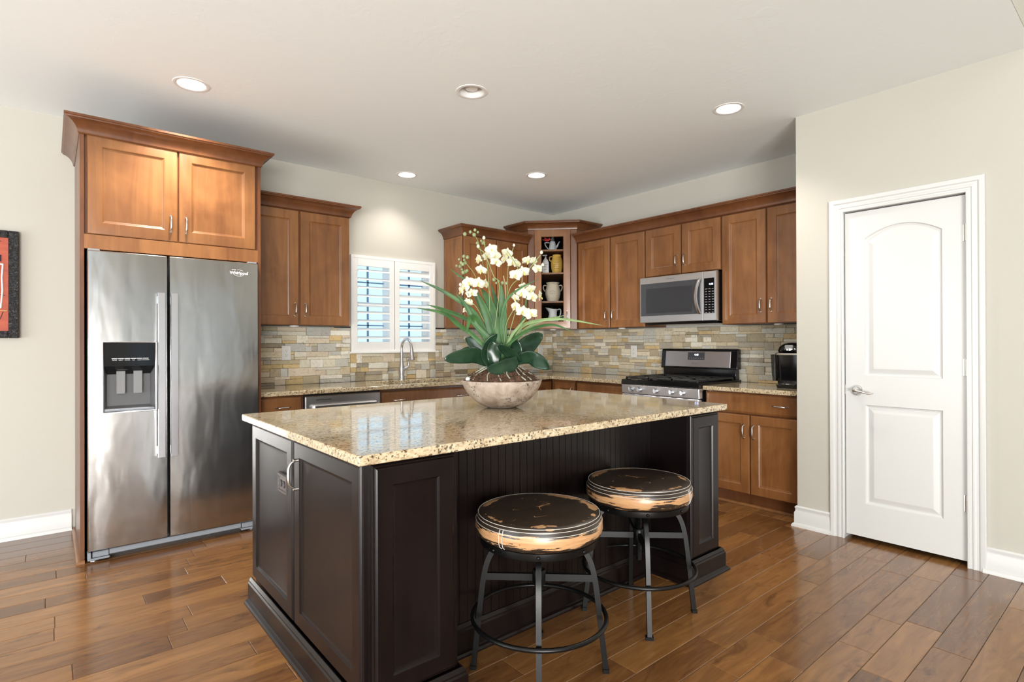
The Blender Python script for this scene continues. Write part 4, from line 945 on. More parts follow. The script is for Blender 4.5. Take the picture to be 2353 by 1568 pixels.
BUDS=[
 ((-0.092, 0.03, 0.885), 0.013),
 ((-0.118, -0.04, 0.828), 0.013),
 ((0.066, 0.05, 0.849), 0.011),
 ((0.208, -0.02, 0.799), 0.013),
 ((0.214, -0.02, 0.735), 0.012),
 ((-0.21, -0.04, 0.632), 0.012),
]
BERRIES=[
 (-0.167, 0.082, 0.928),
 (-0.146, 0.078, 0.912),
 (-0.127, 0.087, 0.928),
 (-0.142, 0.08, 0.938),
 (-0.196, 0.077, 0.916),
 (-0.109, 0.087, 0.881),
 (-0.131, 0.103, 0.872),
 (-0.099, 0.099, 0.872),
 (-0.229, 0.098, 0.784),
 (-0.202, 0.082, 0.798),
 (-0.184, 0.091, 0.794),
 (-0.2, 0.083, 0.778),
 (-0.217, 0.08, 0.763),
 (-0.208, 0.078, 0.755),
 (-0.241, 0.081, 0.747),
 (-0.225, 0.103, 0.747),
 (-0.197, 0.1, 0.765),
 (-0.214, 0.099, 0.73),
 (-0.187, 0.099, 0.723),
 (-0.206, 0.081, 0.711),
 (-0.232, 0.084, 0.696),
 (-0.189, 0.094, 0.684),
 (-0.195, 0.097, 0.717),
 (-0.015, 0.0, 0.655),
 (0.005, 0.0, 0.646),
 (-0.039, 0.0, 0.663),
 (-0.027, 0.0, 0.646),
 (0.026, 0.0, 0.644),
]

# ================================================================== POTTERY IN THE CORNER CABINET
def cpos(u, z, dep=.125): p = Vector((-.515, -.52, 0))+tt*u-nn*dep; return (p.x, p.y, z)
CR = math.atan2(tt.y, tt.x)                           # local x along the cabinet face, -y towards the room
M['cream'] = mat('cream_glaze', (.62, .56, .44), .3); M['mustard'] = mat('mustard_glaze', (.56, .36, .07), .3); M['ware'] = mat('white_glaze', (.72, .73, .74), .25)
M['paleblue'] = mat('pale_grey_enamel', (.56, .60, .62), .3); M['bluegl'] = mat('blue_glaze', (.06, .13, .38), .3); M['redfelt'] = mat('red_felt', (.55, .03, .03), .7); M['print'] = mat('dark_brown_print', (.06, .045, .03), .5)
t = empty('coffee_pot', cpos(0, SHZ[0]+.0185), CR, 'pale grey enamel coffee pot on the top shelf of the corner cabinet', 'coffee pot')
mb = MB(); mb.lathe([(.042, 0), (.046, .004), (.044, .02), (.036, .055), (.028, .090), (.026, .100)], seg=24); bd = mb.build('body', M['paleblue'], t)
mb = MB(); mb.lathe([(.027, .099), (.024, .106), (.014, .130), (.009, .140), (.011, .147), (.0, .151)], seg=20, cap1=False); mb.build('lid', mat('dark_grey_lid', (.12, .125, .13), .35), t)
mb = MB(); mb.tube(spline([(.036, 0, .035), (.052, 0, .055), (.064, 0, .082), (.078, 0, .100)], 5), [.013-.0006*k for k in range(16)], 10); mb.build('spout', M['paleblue'], t, smooth=60)
mb = MB(); mb.tube(spline([(-.029, 0, .084), (-.055, 0, .090), (-.082, 0, .086), (-.074, 0, .055), (-.052, 0, .026), (-.042, 0, .018)], 5), .0055, 8); mb.build('handle', M['paleblue'], t, smooth=60)
t = empty('bird_ornament', cpos(-.060, SHZ[0]+.0185+.1000), CR, 'small red felt bird perched on the coffee pot handle', 'ornament')
mb = MB(); mb.sphere((0, 0, .018), .018, 14, 10, (1.5, .8, .85)); mb.sphere((.026, -.002, .028), .0125, 12, 8); mb.build('body', M['redfelt'], t, smooth=60)
for s, an in ((1, .5), (-1, .9)):
    mb = MB(); mb.loops([[(-.004, s*.010, .018), (.010, s*.014, .022), (.012, s*.012, .026), (-.002, s*.010, .028)], [(-.030, s*.022, .030+.012*an), (-.026, s*.024, .032+.012*an), (-.026, s*.022, .035+.012*an), (-.031, s*.021, .033+.012*an)]]); mb.build('wing', M['redfelt'], t)
mb = MB(); mb.loops([[(-.022, -.006, .014), (-.022, .006, .014), (-.022, .006, .022), (-.022, -.006, .022)], [(-.050, -.010, .020), (-.050, .010, .020), (-.050, .010, .023), (-.050, -.010, .023)]]); mb.build('tail', M['redfelt'], t)
mb = MB(); mb.cyl((.036, -.002, .028), (.046, -.002, .026), .004, 8, .0008); mb.build('beak', M['ware'], t)
t = empty('soap_dispenser', cpos(-.076, SHZ[1]+.0185, .11), CR, 'white pump bottle beside the mustard crock on the second shelf', 'bottle')
mb = MB(); stack(mb, [(.033, .024, .008, 0, 0, 0), (.036, .026, .009, 0, 0, .005), (.036, .026, .009, 0, 0, .115), (.024, .020, .009, 0, 0, .145), (.012, .012, .010, 0, 0, .155), (.012, .012, .010, 0, 0, .166)]); bd = mb.build('bottle', M['ware'], t)
mb = MB(); mb.cyl((0, 0, .166), (0, 0, .172), .014, 14); mb.cyl((0, 0, .172), (0, 0, .186), .006, 10); mb.loops([[(-.030, -.008, .188), (.014, -.010, .186), (.014, .010, .186), (-.030, .008, .188)], [(-.036, -.006, .198), (.014, -.009, .202), (.014, .009, .202), (-.036, .006, .198)]]); mb.build('pump', mat('grey_pump_plastic', (.42, .43, .44), .35), t)
mb = MB()
for k, (a, b) in enumerate(((-.020, .018), (-.024, .008), (-.012, .022), (-.02, .012))): mb.box(a, b, -.0268, -.0255, .088-k*.017, .092-k*.017)
mb.build('label_print', M['print'], bd, smooth=0)
t = empty('crock', cpos(.046, SHZ[1]+.0185), CR, 'mustard yellow crock with dark lettering on the second shelf', 'crock')
mb = MB(); mb.lathe([(.046, 0), (.050, .004), (.061, .05), (.066, .095), (.064, .130), (.052, .165), (.044, .178), (.048, .190), (.050, .198), (.044, .198), (.040, .185)], seg=28); bd = mb.build('body', M['mustard'], t)
mb = MB(); mb.tube(spline([(-.046, 0, .178), (-.070, 0, .180), (-.082, 0, .160), (-.074, 0, .138), (-.060, 0, .132)], 5), .0065, 8); mb.build('handle', M['mustard'], t, smooth=60)
def arcdash(mb, R, z, a0, a1, th):
    P = [(R*math.sin(math.radians(a0+(a1-a0)*k/5)), -R*math.cos(math.radians(a0+(a1-a0)*k/5)), z) for k in range(6)]; mb.tube(P, th, 5)
mb = MB(); rg = random.Random(6)
for z, R, sp_ in ((.112, .0662, 24), (.088, .0658, 40), (.066, .0634, 42), (.046, .0604, 30)):
    a = -sp_
    while a < sp_: l = rg.uniform(5, 14); arcdash(mb, R, z, a, min(a+l, sp_), .0017); a += l+4
mb.lathe([(.0, 0)]*2 if False else [(.004, .138), (.004, .139)], (0, -.0615, 0), 8); mb.build('lettering', M['print'], bd)
t = empty('urn', cpos(0, SHZ[2]+.0185), CR, 'cream two-handled urn with a dark crest on the third shelf', 'urn')
mb = MB(); mb.lathe([(.056, 0), (.060, .005), (.074, .04), (.083, .085), (.080, .125), (.066, .165), (.060, .180), (.072, .197), (.075, .203), (.070, .204), (.054, .185)], seg=30); bd = mb.build('body', M['cream'], t)
for s in (-1, 1):
    mb = MB(); mb.tube(spline([(s*.064, 0, .170), (s*.092, 0, .174), (s*.102, 0, .150), (s*.092, 0, .120), (s*.080, 0, .112)], 5), .0065, 8); mb.build('handle', M['cream'], t, smooth=60)
mb = MB()
for a0, a1, z in ((-18, -4, .105), (4, 18, .105), (-22, -10, .094), (10, 22, .094), (-6, 6, .112), (-5, 5, .088), (-20, 20, .078)): arcdash(mb, .0836, z, a0, a1, .0012)
mb.build('crest', M['print'], bd)
t = empty('wash_basin', cpos(0, ZB+.0205, .13), CR, 'shallow white basin under the pitcher on the cabinet bottom', 'basin')
mb = MB(); mb.lathe([(.060, 0), (.064, .003), (.085, .030), (.112, .056), (.116, .060), (.110, .060), (.082, .036), (.058, .012), (.0, .010)], seg=32, cap1=False); mb.build('bowl', M['ware'], t)
t = empty('pitcher', cpos(0, ZB+.0205+.0105, .13), CR, 'white pitcher standing in the shallow basin in the corner cabinet', 'pitcher')
mb = MB(); mb.lathe([(.042, 0), (.048, .004), (.060, .035), (.062, .06), (.052, .10), (.042, .130), (.044, .155), (.054, .185), (.050, .185), (.040, .158)], seg=26)
for v in mb.bm.verts:
    if v.co.z > .15: k = (v.co.z-.15)/.035; v.co.x -= max(0, -v.co.x)*.55*k; v.co.z += max(0, -v.co.x)*.25*k
mb.build('body', M['ware'], t)
mb = MB(); mb.tube(spline([(.050, 0, .178), (.076, 0, .186), (.086, 0, .160), (.076, 0, .115), (.056, 0, .085)], 5), .0065, 8); mb.build('handle', M['ware'], t, smooth=60)
t = empty('blue_bowl', cpos(.145, ZB+.0205, .270), CR, 'blue glazed jar half hidden behind the white pitcher', 'jar')
mb = MB(); mb.lathe([(.04, 0), (.05, .004), (.058, .07), (.056, .13), (.05, .16), (.044, .16)], seg=22); mb.build('body', M['bluegl'], t)

# ================================================================== ISLAND
IB = Vector((-2.815, -2.50, 0)); TI = Matrix.Translation(-IB)
isl = empty('kitchen_island', IB, 0, 'dark espresso kitchen island cabinet with knee space for two stools', 'island')
IT = .868; X0, X1 = -3.825, -1.805; YF, YM, YB_ = -3.120, -2.90, -1.885
mb = MB(TI); mb.box(X0, X1, YM+.012, YB_, 0, IT); mb.box(X0, -3.50, YF, YM+.012, 0, IT); mb.box(-2.082, X1, YF, YM+.012, 0, IT); mb.build('carcass', M['espresso'], isl, smooth=0)
EP = [(0, 0), (0, -.010), (.003, -.013), (.007, -.013), (.010, -.018), (.014, -.020), (.066, -.020), (.069, -.0165), (.071, -.0135), (.080, -.0105), (.084, -.0095)]
def ipanel(name, origin, rz, x0, x1, z0, z1, par=isl):
    mb = MB(TI @ Matrix.Translation(origin) @ Matrix.Rotation(rz, 4, 'Z')); mb.panel(x0, x1, z0, z1, EP); return mb.build(name, M['espresso'], par, smooth=20)
oE = (X0, YB_, 0)
ipanel('end_panel', oE, RB, .004, .583, .120, .858); d2 = ipanel('door', oE, RB, .592, 1.214, .120, .858)
mb = MB(TI @ Matrix.Translation(oE) @ Matrix.Rotation(RB, 4, 'Z')); n = 14; zc, L_ = .722, .112
mb.tube([(.628, -.020-.030*(1-(2*k/n-1)**4)**.7, zc+(k/n-.5)*L_) for k in range(n+1)], [.0042+.002*math.sin(PI*k/n) for k in range(n+1)], 8)
for s in (-.5, .5): mb.cyl((.628, -.0195, zc+s*L_), (.628, -.032, zc+s*L_), .0075, 10, .006)
mb.build('handle', M['nickel'], d2, smooth=60)
mb = MB(TI @ Matrix.Translation(oE) @ Matrix.Rotation(RB, 4, 'Z')); mb.panel(.403, .517, .612, .694, [(0, -.0095), (0, -.018), (.004, -.0225), (.012, -.0225), (.015, -.0195)]); op = mb.build('outlet', M['brownplate'], isl, smooth=20); op['label'] = 'dark brown electrical outlet'
mb = MB(TI @ Matrix.Translation(oE) @ Matrix.Rotation(RB, 4, 'Z'))
for xc in (.440, .480): mb.cyl((xc, -.017, .653), (xc, -.0225, .653), .0150, 16)
mb.build('receptacle', M['blackmat'], op)
ipanel('pillar_panel', (0, YF, 0), 0, -3.822, -3.516, .120, .856); ipanel('pillar_panel', (0, YF, 0), 0, -2.066, -1.798, .120, .856)
ipanel('side_panel', (X1, YF, 0), PI/2, .02, 1.20, .120, .856)
# beadboard back of the knee space
mb = MB(TI); x = -3.498; rows = []; P = []
while x < -2.084:
    P += [(x, YM), (min(x+.036, -2.084), YM), (min(x+.038, -2.084), YM+.004), (min(x+.040, -2.084), YM)]; x += .040
for a, b in zip(P[:-1], P[1:]):
    if b[0]-a[0] > 1e-5: mb.poly([(a[0], a[1], .06), (b[0], b[1], .06), (b[0], b[1], IT-.002), (a[0], a[1], IT-.002)])
mb.build('beadboard', M['espresso'], isl, smooth=0)
BI = [(0, 0), (.034, 0), (.034, .007), (.029, .015), (.019, .020), (.017, .022), (.017, .094), (.012, .100), (.012, .106), (.008, .112), (.004, .119), (0, .119)]
mb = MB(TI); mb.sweep([(X0-.020, YB_), (X0-.020, YF-.020), (-3.496, YF-.020), (-3.496, YM-.001), (-2.086, YM-.001), (-2.086, YF-.020), (X1+.020, YF-.020), (X1+.020, YB_)], BI); mb.build('baseboard', M['espresso'], isl, smooth=20)
mb = MB(); mb.box(-3.885, -1.772, -3.172, -1.875, IT+.001, .901); it = mb.build('countertop', M['granite'], smooth=60)
tag(it, 'large polished granite island top carrying the orchid bowl', 'countertop', 'speckled granite countertops')
bv = it.modifiers.new('bevel', 'BEVEL'); bv.width = .005; bv.segments = 4; bv.harden_normals = True; bv.limit_method = 'ANGLE'

# ================================================================== BAR STOOLS
m = M['leather'] = mat('worn_dark_leather', (.03, .018, .012), .36, coat_weight=.2, coat_roughness=.2); t_, b_, L_ = nodes(m)
tc = t_.nodes.new('ShaderNodeTexCoord'); sx = t_.nodes.new('ShaderNodeSeparateXYZ'); L_.new(tc.outputs['Object'], sx.inputs[0])
def math_(op, a, b=None, c=None):
    n = nd(t_, 'ShaderNodeMath', operation=op)
    for k, v in enumerate((a, b, c)):
        if v is None: continue
        if isinstance(v, (int, float)): n.inputs[k].default_value = v
        else: L_.new(v, n.inputs[k])
    return n.outputs[0]
rr_ = math_('SQRT', math_('ADD', math_('MULTIPLY', sx.outputs[0], sx.outputs[0]), math_('MULTIPLY', sx.outputs[1], sx.outputs[1])))
mp = t_.nodes.new('ShaderNodeMapping'); mp.inputs['Scale'].default_value = (11, 11, 110); L_.new(tc.outputs['Object'], mp.inputs[0])
ns = noise(t_, mp, 1.0, 6, .65, .5); mpt = t_.nodes.new('ShaderNodeMapping'); mpt.inputs['Scale'].default_value = (14, 14, 14); L_.new(tc.outputs['Object'], mpt.inputs[0]); nt = noise(t_, mpt, 1, 7, .68, .8)
mpl = t_.nodes.new('ShaderNodeMapping'); mpl.inputs['Scale'].default_value = (4, 4, 4); L_.new(tc.outputs['Object'], mpl.inputs[0]); nl = noise(t_, mpl, 1, 2, .5)
# side band: tan where the dye has worn off
zc_ = math_('SUBTRACT', 1.0, math_('DIVIDE', math_('ABSOLUTE', math_('SUBTRACT', sx.outputs[2], .560)), .026))
side = math_('ADD', math_('MULTIPLY', zc_, .9), math_('MULTIPLY', math_('SUBTRACT', ns.outputs[0], .5), 3.0)); side = math_('ADD', side, math_('MULTIPLY', math_('SUBTRACT', nl.outputs[0], .53), 3.6))
rs = ramp(t_, [(.22, (0, 0, 0)), (.30, (1, 1, 1))]); L_.new(side, rs.inputs[0])
# worn ring and scuffs on the top
rc = math_('SUBTRACT', 1.0, math_('DIVIDE', math_('ABSOLUTE', math_('SUBTRACT', rr_, .206)), .030))
tp = math_('ADD', math_('MULTIPLY', rc, .55), math_('MULTIPLY', math_('SUBTRACT', nt.outputs[0], .5), 2.0)); tp = math_('ADD', tp, math_('MULTIPLY', math_('SUBTRACT', nl.outputs[0], .52), 2.2))
rt_ = ramp(t_, [(.46, (0, 0, 0)), (.50, (1, 1, 1))]); L_.new(tp, rt_.inputs[0])
msc = t_.nodes.new('ShaderNodeMapping'); msc.inputs['Scale'].default_value = (5, 11, 1); msc.inputs['Rotation'].default_value = (0, 0, .9); L_.new(tc.outputs['Object'], msc.inputs[0]); nsc = noise(t_, msc, 1, 2, .5, .3)
ridge = math_('LESS_THAN', math_('ABSOLUTE', math_('SUBTRACT', nsc.outputs[0], .5)), .0045)
msk = t_.nodes.new('ShaderNodeMapping'); msk.inputs['Scale'].default_value = (11, 11, 11); msk.inputs['Location'].default_value = (3, 1, 0); L_.new(tc.outputs['Object'], msk.inputs[0]); nsk = noise(t_, msk, 1, 2, .5)
scr = math_('MULTIPLY', ridge, math_('GREATER_THAN', nsk.outputs[0], .55))
topm = math_('MULTIPLY', math_('MAXIMUM', rt_.outputs[0], scr), math_('GREATER_THAN', sx.outputs[2], .596))
sidem = math_('MULTIPLY', rs.outputs[0], math_('LESS_THAN', sx.outputs[2], .592))
mask = math_('MAXIMUM', topm, sidem)
rtan = ramp(t_, [(.3, (.42, .20, .085)), (.7, (.60, .36, .18))]); L_.new(ns.outputs[0], rtan.inputs[0])
rdk = ramp(t_, [(.3, (.016, .010, .007)), (.7, (.040, .026, .017))]); L_.new(nt.outputs[0], rdk.inputs[0])
L_.new(mix(t_, rdk.outputs[0], rtan.outputs[0], mask), b_.inputs['Base Color']); bump(t_, nt.outputs[0], b_, .12, .003)
M['thread'] = mat('pale_stitching', (.62, .58, .52), .6)
def make_stool(loc, rz, label):
    t = empty('bar_stool', loc, rz, label, 'stool', 'worn leather bar stools')
    mb = MB(); mb.lathe([(.0, .519), (.205, .519), (.222, .521), (.234, .532), (.2395, .550), (.2385, .572), (.234, .588), (.2315, .594), (.2325, .600), (.227, .605), (.205, .608), (.15, .611), (.08, .613), (.0, .6135)], seg=72, cap0=False, cap1=False); seat = mb.build('seat', M['leather'], t, smooth=50)
    for R, z in ((.2318, .5935), (.2285, .6045), (.2375, .580)):
        mb = MB(); mb.tube([(R*math.cos(2*PI*k/64), R*math.sin(2*PI*k/64), z) for k in range(64)], .0011, 5, True); mb.build('seam_stitching', M['thread'], seat, smooth=60)
    a = math.radians(194); 
    for da in (-.030, .030):
        pr = [(.2325, .592), (.2352, .586), (.2398, .572), (.2408, .550), (.2352, .532), (.224, .523)]
        mb = MB(); mb.tube([(r*math.cos(a+da), r*math.sin(a+da), z) for r, z in pr], .0012, 5); mb.build('seam_stitching', M['thread'], seat, smooth=60)
    mb = MB(); mb.lathe([(.214, .492), (.221, .494), (.2225, .500), (.2225, .519), (.216, .5195), (.214, .514)], seg=64, cap0=False, cap1=False); mb.lathe([(.215, .505), (.0, .505)], seg=64, cap0=False, cap1=False); rg_ = mb.build('seat_ring', M['darkmetal'], t, smooth=40)
    for k in range(8):
        q = math.radians(-43+45*k); mb = MB(); mb.sphere((.2235*math.cos(q), .2235*math.sin(q), .5075), .0062, 10, 8); mb.build('bolt', M['darkmetal'], rg_, smooth=60)
    for k in range(4):
        q = math.radians(-43+90*k); c, s = math.cos(q), math.sin(q)
        P = spline([(.025, .487), (.095, .487), (.150, .474), (.188, .425), (.210, .345), (.226, .215), (.238, .110), (.249, .012)], 5); mb = MB(); Ls = []
        for i, p in enumerate(P):
            a_, b__ = P[max(0, i-1)], P[min(len(P)-1, i+1)]; d = Vector((b__[0]-a_[0], b__[1]-a_[1])).normalized(); nr = Vector((-d.y, d.x))
            ring = []
            for w_, h_ in ((-.0095, -.010), (.0095, -.010), (.0095, .010), (-.0095, .010)):
                r = p[0]+nr.x*h_; z = p[1]+nr.y*h_; ring.append((r*c-w_*s, r*s+w_*c, z))
            Ls.append(ring)
        mb.loops(Ls); lg_ = mb.build('leg', M['darkmetal'], t, smooth=30)
        mb = MB(); mb.loops([[((.249+dr_)*c-w_*s, (.249+dr_)*s+w_*c, z) for w_, dr_ in ((-.016, -.010), (.016, -.010), (.016, .012), (-.016, .012))] for z in (0, .014)]); mb.build('foot_pad', M['darkmetal'], lg_, smooth=0)
        mb = MB(); mb.loops([[((r)*c-w_*s, (r)*s+w_*c, z) for w_, z in ((-.007, .338), (.007, .338), (.007, .364), (-.007, .364))] for r in (.016, .209)]); mb.build('brace', M['darkmetal'], t, smooth=0)
    mb = MB(); mb.tube([(.251*math.cos(2*PI*k/72), .251*math.sin(2*PI*k/72), .210) for k in range(72)], .0085, 12, True); mb.build('footrest_ring', M['darkmetal'], t, smooth=60)
    mb = MB(); prof = []; z = .235
    while z < .49: prof += [(.0115, z), (.0135, z+.003)]; z += .006
    mb.lathe(prof, seg=16); mb.build('screw_post', M['darkmetal'], t, smooth=0)
    mb = MB(); mb.lathe([(.024, .325), (.026, .33), (.026, .372), (.022, .380), (.014, .380)], seg=20, cap0=True); mb.build('hub', M['darkmetal'], t)
    return t
make_stool((-3.168, -3.180, 0), 0, 'worn dark leather bar stool nearest the camera in front of the island')
make_stool((-2.505, -3.138, 0), PI/2, 'worn dark leather bar stool next to the right end pillar of the island')

# ================================================================== ORCHID ARRANGEMENT
orc = empty('potted_orchid', (-2.783, -2.481, .9015), -math.radians(39.9), 'white orchid arrangement with long green leaves in a stone bowl on the island', 'potted plant')
m = mat('weathered_stone_bowl', (.36, .29, .24), .55); t_, b_, L_ = nodes(m); mp = coords(t_)
n1 = noise(t_, mp, 14, 6, .6, .6); r1 = ramp(t_, [(.3, (.22, .165, .125)), (.5, (.38, .30, .245)), (.7, (.50, .43, .37))]); L_.new(n1.outputs[0], r1.inputs[0])
v = nd(t_, 'ShaderNodeTexVoronoi', feature='DISTANCE_TO_EDGE'); v.inputs['Scale'].default_value = 15; nw = noise(t_, mp, 22, 3, .6); vm = nd(t_, 'ShaderNodeVectorMath', operation='MULTIPLY_ADD'); L_.new(nw.outputs['Color'], vm.inputs[0]); vm.inputs[1].default_value = (.09, .09, .09); L_.new(mp.outputs[0], vm.inputs[2]); L_.new(vm.outputs[0], v.inputs['Vector'])
rv = ramp(t_, [(.008, (1, 1, 1)), (.026, (0, 0, 0))]); L_.new(v.outputs['Distance'], rv.inputs[0]); nm_ = noise(t_, mp, 9, 2); rm = ramp(t_, [(.54, (0, 0, 0)), (.57, (1, 1, 1))]); L_.new(nm_.outputs[0], rm.inputs[0])
ck = nd(t_, 'ShaderNodeMath', operation='MULTIPLY'); L_.new(rv.outputs[0], ck.inputs[0]); L_.new(rm.outputs[0], ck.inputs[1])
L_.new(mix(t_, r1.outputs[0], (.05, .032, .02), ck.outputs[0]), b_.inputs['Base Color']); bump(t_, n1.outputs[0], b_, .2, .004)
mb = MB(); mb.lathe([(.0, 0), (.070, 0), (.078, .003), (.115, .018), (.152, .045), (.182, .080), (.200, .113), (.2085, .138), (.207, .143), (.201, .142), (.192, .118), (.170, .085), (.0, .06)], seg=64, cap0=False, cap1=False); bowl = mb.build('bowl', m, orc, smooth=50)
m = mat('bark_mulch', (.09, .045, .025), .8); t_, b_, L_ = nodes(m); mp = coords(t_); n1 = noise(t_, mp, 60, 6, .7, 1.0); r1 = ramp(t_, [(.3, (.025, .012, .007)), (.5, (.12, .055, .028)), (.72, (.30, .17, .095))]); L_.new(n1.outputs[0], r1.inputs[0]); L_.new(r1.outputs[0], b_.inputs['Base Color']); bump(t_, n1.outputs[0], b_, .9, .02)
rg = random.Random(9); mb = MB(); rows = []
for i in range(15):
    r = .195*(1-i/14); row = []
    for k in range(40):
        a = 2*PI*k/40; j = rg.uniform(-.007, .007) if i < 14 else 0; row.append(((r+j)*math.cos(a), (r+j)*math.sin(a), .128+.085*(1-(r/.195)**2)**.8+rg.uniform(-.006, .006)*(1 if 0 < i < 14 else 0)))
    rows.append(row)
mb.loops(rows, False, True); mb.build('bark_mulch', m, orc, smooth=60)
def chips(n):
    mb = MB()
    for _ in range(n):
        a, r = rg.uniform(0, 2*PI), .175*math.sqrt(rg.random()); z = .131+.085*(1-(r/.195)**2)**.8; p = Vector((r*math.cos(a), r*math.sin(a), z)); d = Vector((rg.uniform(-1, 1), rg.uniform(-1, 1), rg.uniform(-.4, .4))).normalized()*rg.uniform(.008, .018)
        mb.cyl(p-d, p+d, rg.uniform(.002, .004), 5)
    return mb.build('bark_chips', m, orc, smooth=0)
tag(chips(260), kind='stuff')
mb = MB(); mb.sphere((-.168, -.075, .150), .014, 12, 8, (1, .9, .9)); mb.build('pebble', mat('pale_pebble', (.55, .54, .52), .5), orc, smooth=60)
M['root'] = mat('grey_green_root', (.33, .34, .26), .6)
for k in range(9):
    a = math.radians(180+k*22+rg.uniform(-8, 8)); P = [(.03*math.cos(a), .03*math.sin(a), .225), (.085*math.cos(a+.1), .085*math.sin(a+.1), .212), (.14*math.cos(a-.1), .14*math.sin(a-.1), .180), (.18*math.cos(a), .18*math.sin(a), .148)]
    mb = MB(); mb.tube(spline(P, 5), .0032, 6); mb.build('root', M['root'], orc, smooth=60)
def leafmat(name, c0, c1, rough):
    m = mat(name, c1, rough); t_, b_, L_ = nodes(m); n = noise(t_, coords(t_, (1, 1, 1)), 9, 4, .6, .4); r = ramp(t_, [(.3, c0), (.7, c1)]); b_.inputs['Specular IOR Level'].default_value = .36; L_.new(n.outputs[0], r.inputs[0]); L_.new(r.outputs[0], b_.inputs['Base Color']); return m
M['strap'] = leafmat('strap_leaf_green', (.018, .065, .018), (.060, .150, .042), .45)
M['pale'] = leafmat('pale_leaf_green', (.13, .21, .075), (.26, .36, .16), .45)
M['broad'] = leafmat('glossy_dark_leaf', (.007, .024, .012), (.022, .056, .028), .22)
M['stem'] = mat('flower_stem_green', (.25, .32, .12), .5); M['stick'] = mat('bamboo_stake', (.42, .29, .16), .5)
def blade(name, pts, wd, m, roll=0, prof='strap', vee=.18):
    P = spline(pts, 9); n = len(P); mb = MB(); rows = []
    for i, p in enumerate(P):
        tg = (P[min(i+1, n-1)]-P[max(0, i-1)]).normalized(); u = i/(n-1)
        sd = tg.cross(Vector((.0, 1, .25)).normalized())
        sd = sd.normalized() if sd.length > 1e-3 else Vector((1, 0, 0))
        sd = Matrix.Rotation(math.radians(roll), 3, tg) @ sd; nrm = sd.cross(tg).normalized()
        if nrm.y > 0: nrm = -nrm
        if prof == 'strap': w_ = wd*.5*min(1, .55+u*1.6)*(1 if u < .62 else max(.04, math.cos((u-.62)/.38*PI/2)**.8))
        else: w_ = wd*.5*max(.05, math.sin(PI*min(1, .08+.915*u**1.2))**.55)
        rip = .0 if prof == 'strap' else .006*math.sin(u*9+wd*70)
        rows.append([p+sd*w_*k-nrm*(vee*w_*(1-abs(k)**1.3)) + nrm*rip*k*abs(k) for k in (-1, -.75, -.4, 0, .4, .75, 1)])
    mb.grid(rows); return mb.build(name, m, orc, smooth=80, solid=.0016)
for k, (pts, wd) in enumerate(STRAPS):
    b0 = Vector(pts[0]); st_ = (b0.x*.35, b0.y*.5, .205); blade('strap_leaf', [st_]+[Vector(p) for p in pts], wd, M['pale'] if k in (10, 11, 15) else M['strap'], roll=0 if k < 4 else (k*37 % 30)-15)
for pts, wd, ro in BROADS: blade('broad_leaf', [Vector(p) for p in pts], wd, M['broad'], ro, 'broad', .16)
for k, (pts, r) in enumerate(STEMS):
    b0 = Vector(pts[0]); P = spline([(b0.x*.5, b0.y, .19)]+[Vector(p) for p in pts], 6); mb = MB(); mb.tube(P, r, 7); mb.build('stake' if k == 9 else 'flower_stem', M['stick'] if k == 9 else M['stem'], orc, smooth=60)
m = M['petal'] = mat('ivory_petal', (.70, .68, .53), .5, subsurface_weight=.15); m.node_tree.nodes['Principled BSDF'].inputs['Subsurface Radius'].default_value = (.01, .01, .006)
M['lip'] = mat('yellow_green_lip', (.62, .56, .20), .45)
def petal(mb, ang, Ln, wd, cup, rg, tip=.9):
    c, s = math.cos(ang), math.sin(ang); rows = []
    for i in range(8):
        u = i/7; w_ = wd*.5*(max(0.02, math.sin(PI*(u**tip*.93+.05)))**.75); row = []
        for k in (-1, -.5, 0, .5, 1):
            rl, sd = Ln*u, w_*k; y = -cup*Ln*(u**2)*.5 + .10*wd*abs(k)*u - .003 + rg.uniform(-.0012, .0012)
            row.append((rl*c-sd*s, y, rl*s+sd*c))
        rows.append(row)
    mb.grid(rows)
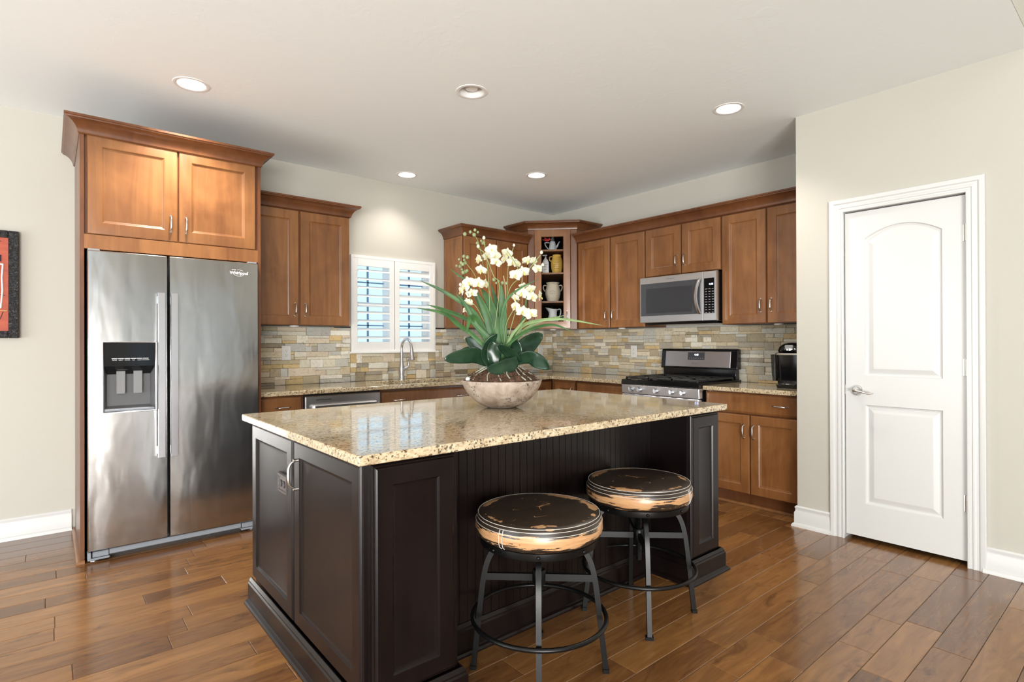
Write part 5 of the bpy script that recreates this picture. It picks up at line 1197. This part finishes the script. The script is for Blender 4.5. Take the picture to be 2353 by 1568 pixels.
def blossom(seed):
    rg = random.Random(seed); mb = MB(); D = math.radians
    for a in (90, 215, 325): petal(mb, D(a+rg.uniform(-6, 6)), .033, .022, rg.uniform(-.3, .2), rg)
    for v in mb.bm.verts: v.co.y += .0015
    for a in (12, 168): petal(mb, D(a+rg.uniform(-8, 8)), .036, .040, rg.uniform(-.1, .45), rg, .75)
    f = mb.build('blossom', M['petal'], None, smooth=80, solid=.0008)
    mb = MB(); mb.sphere((0, -.006, .001), .0042, 8, 6, (1, 1.3, 1)); mb.loops([[(-.004, -.004, -.002), (.004, -.004, -.002), (.003, -.003, -.005), (-.003, -.003, -.005)], [(-.006, -.014, -.008), (.006, -.014, -.008), (.005, -.011, -.012), (-.005, -.011, -.012)], [(-.001, -.017, -.017), (.001, -.017, -.017), (.001, -.015, -.018), (-.001, -.015, -.018)]])
    mb.build('lip', M['lip'], f, smooth=60); return f
protos = [blossom(s) for s in (1, 2, 3)]; used = set()
for k, (p, s, a, b) in enumerate(BLOOMS):
    q = protos[k % 3]
    if k % 3 in used: q = copy_tree(q)
    used.add(k % 3); q.parent = orc; q.location = p; q.scale = (s, s, s); q.rotation_euler = (math.radians(b), math.radians((k*53) % 40-20), math.radians(a))
mb = MB(); mb.lathe([(.0, -.55), (.35, -.5), (.75, -.1), (.7, .4), (.3, .85), (.0, 1)], seg=12, cap0=False, cap1=False); bud = mb.build('bud', M['petal'], orc, smooth=80)
for k, (p, r) in enumerate(BUDS):
    o = bud if k == 0 else bud.copy()
    if k: COL.objects.link(o)
    o.parent = orc; o.location = p; o.scale = (r*.85, r*.85, r)
mb = MB(); mb.sphere((0, 0, 0), 1, 12, 8, (1, 1, 1.1)); be = mb.build('seed_pod', leafmat('green_seed_pod', (.16, .20, .08), (.36, .40, .22), .45), orc, smooth=80)
for k, p in enumerate(BERRIES):
    o = be if k == 0 else be.copy()
    if k: COL.objects.link(o)
    o.parent = orc; o.location = p; r = .0085+.002*math.sin(k*2.1); o.scale = (r, r, r)
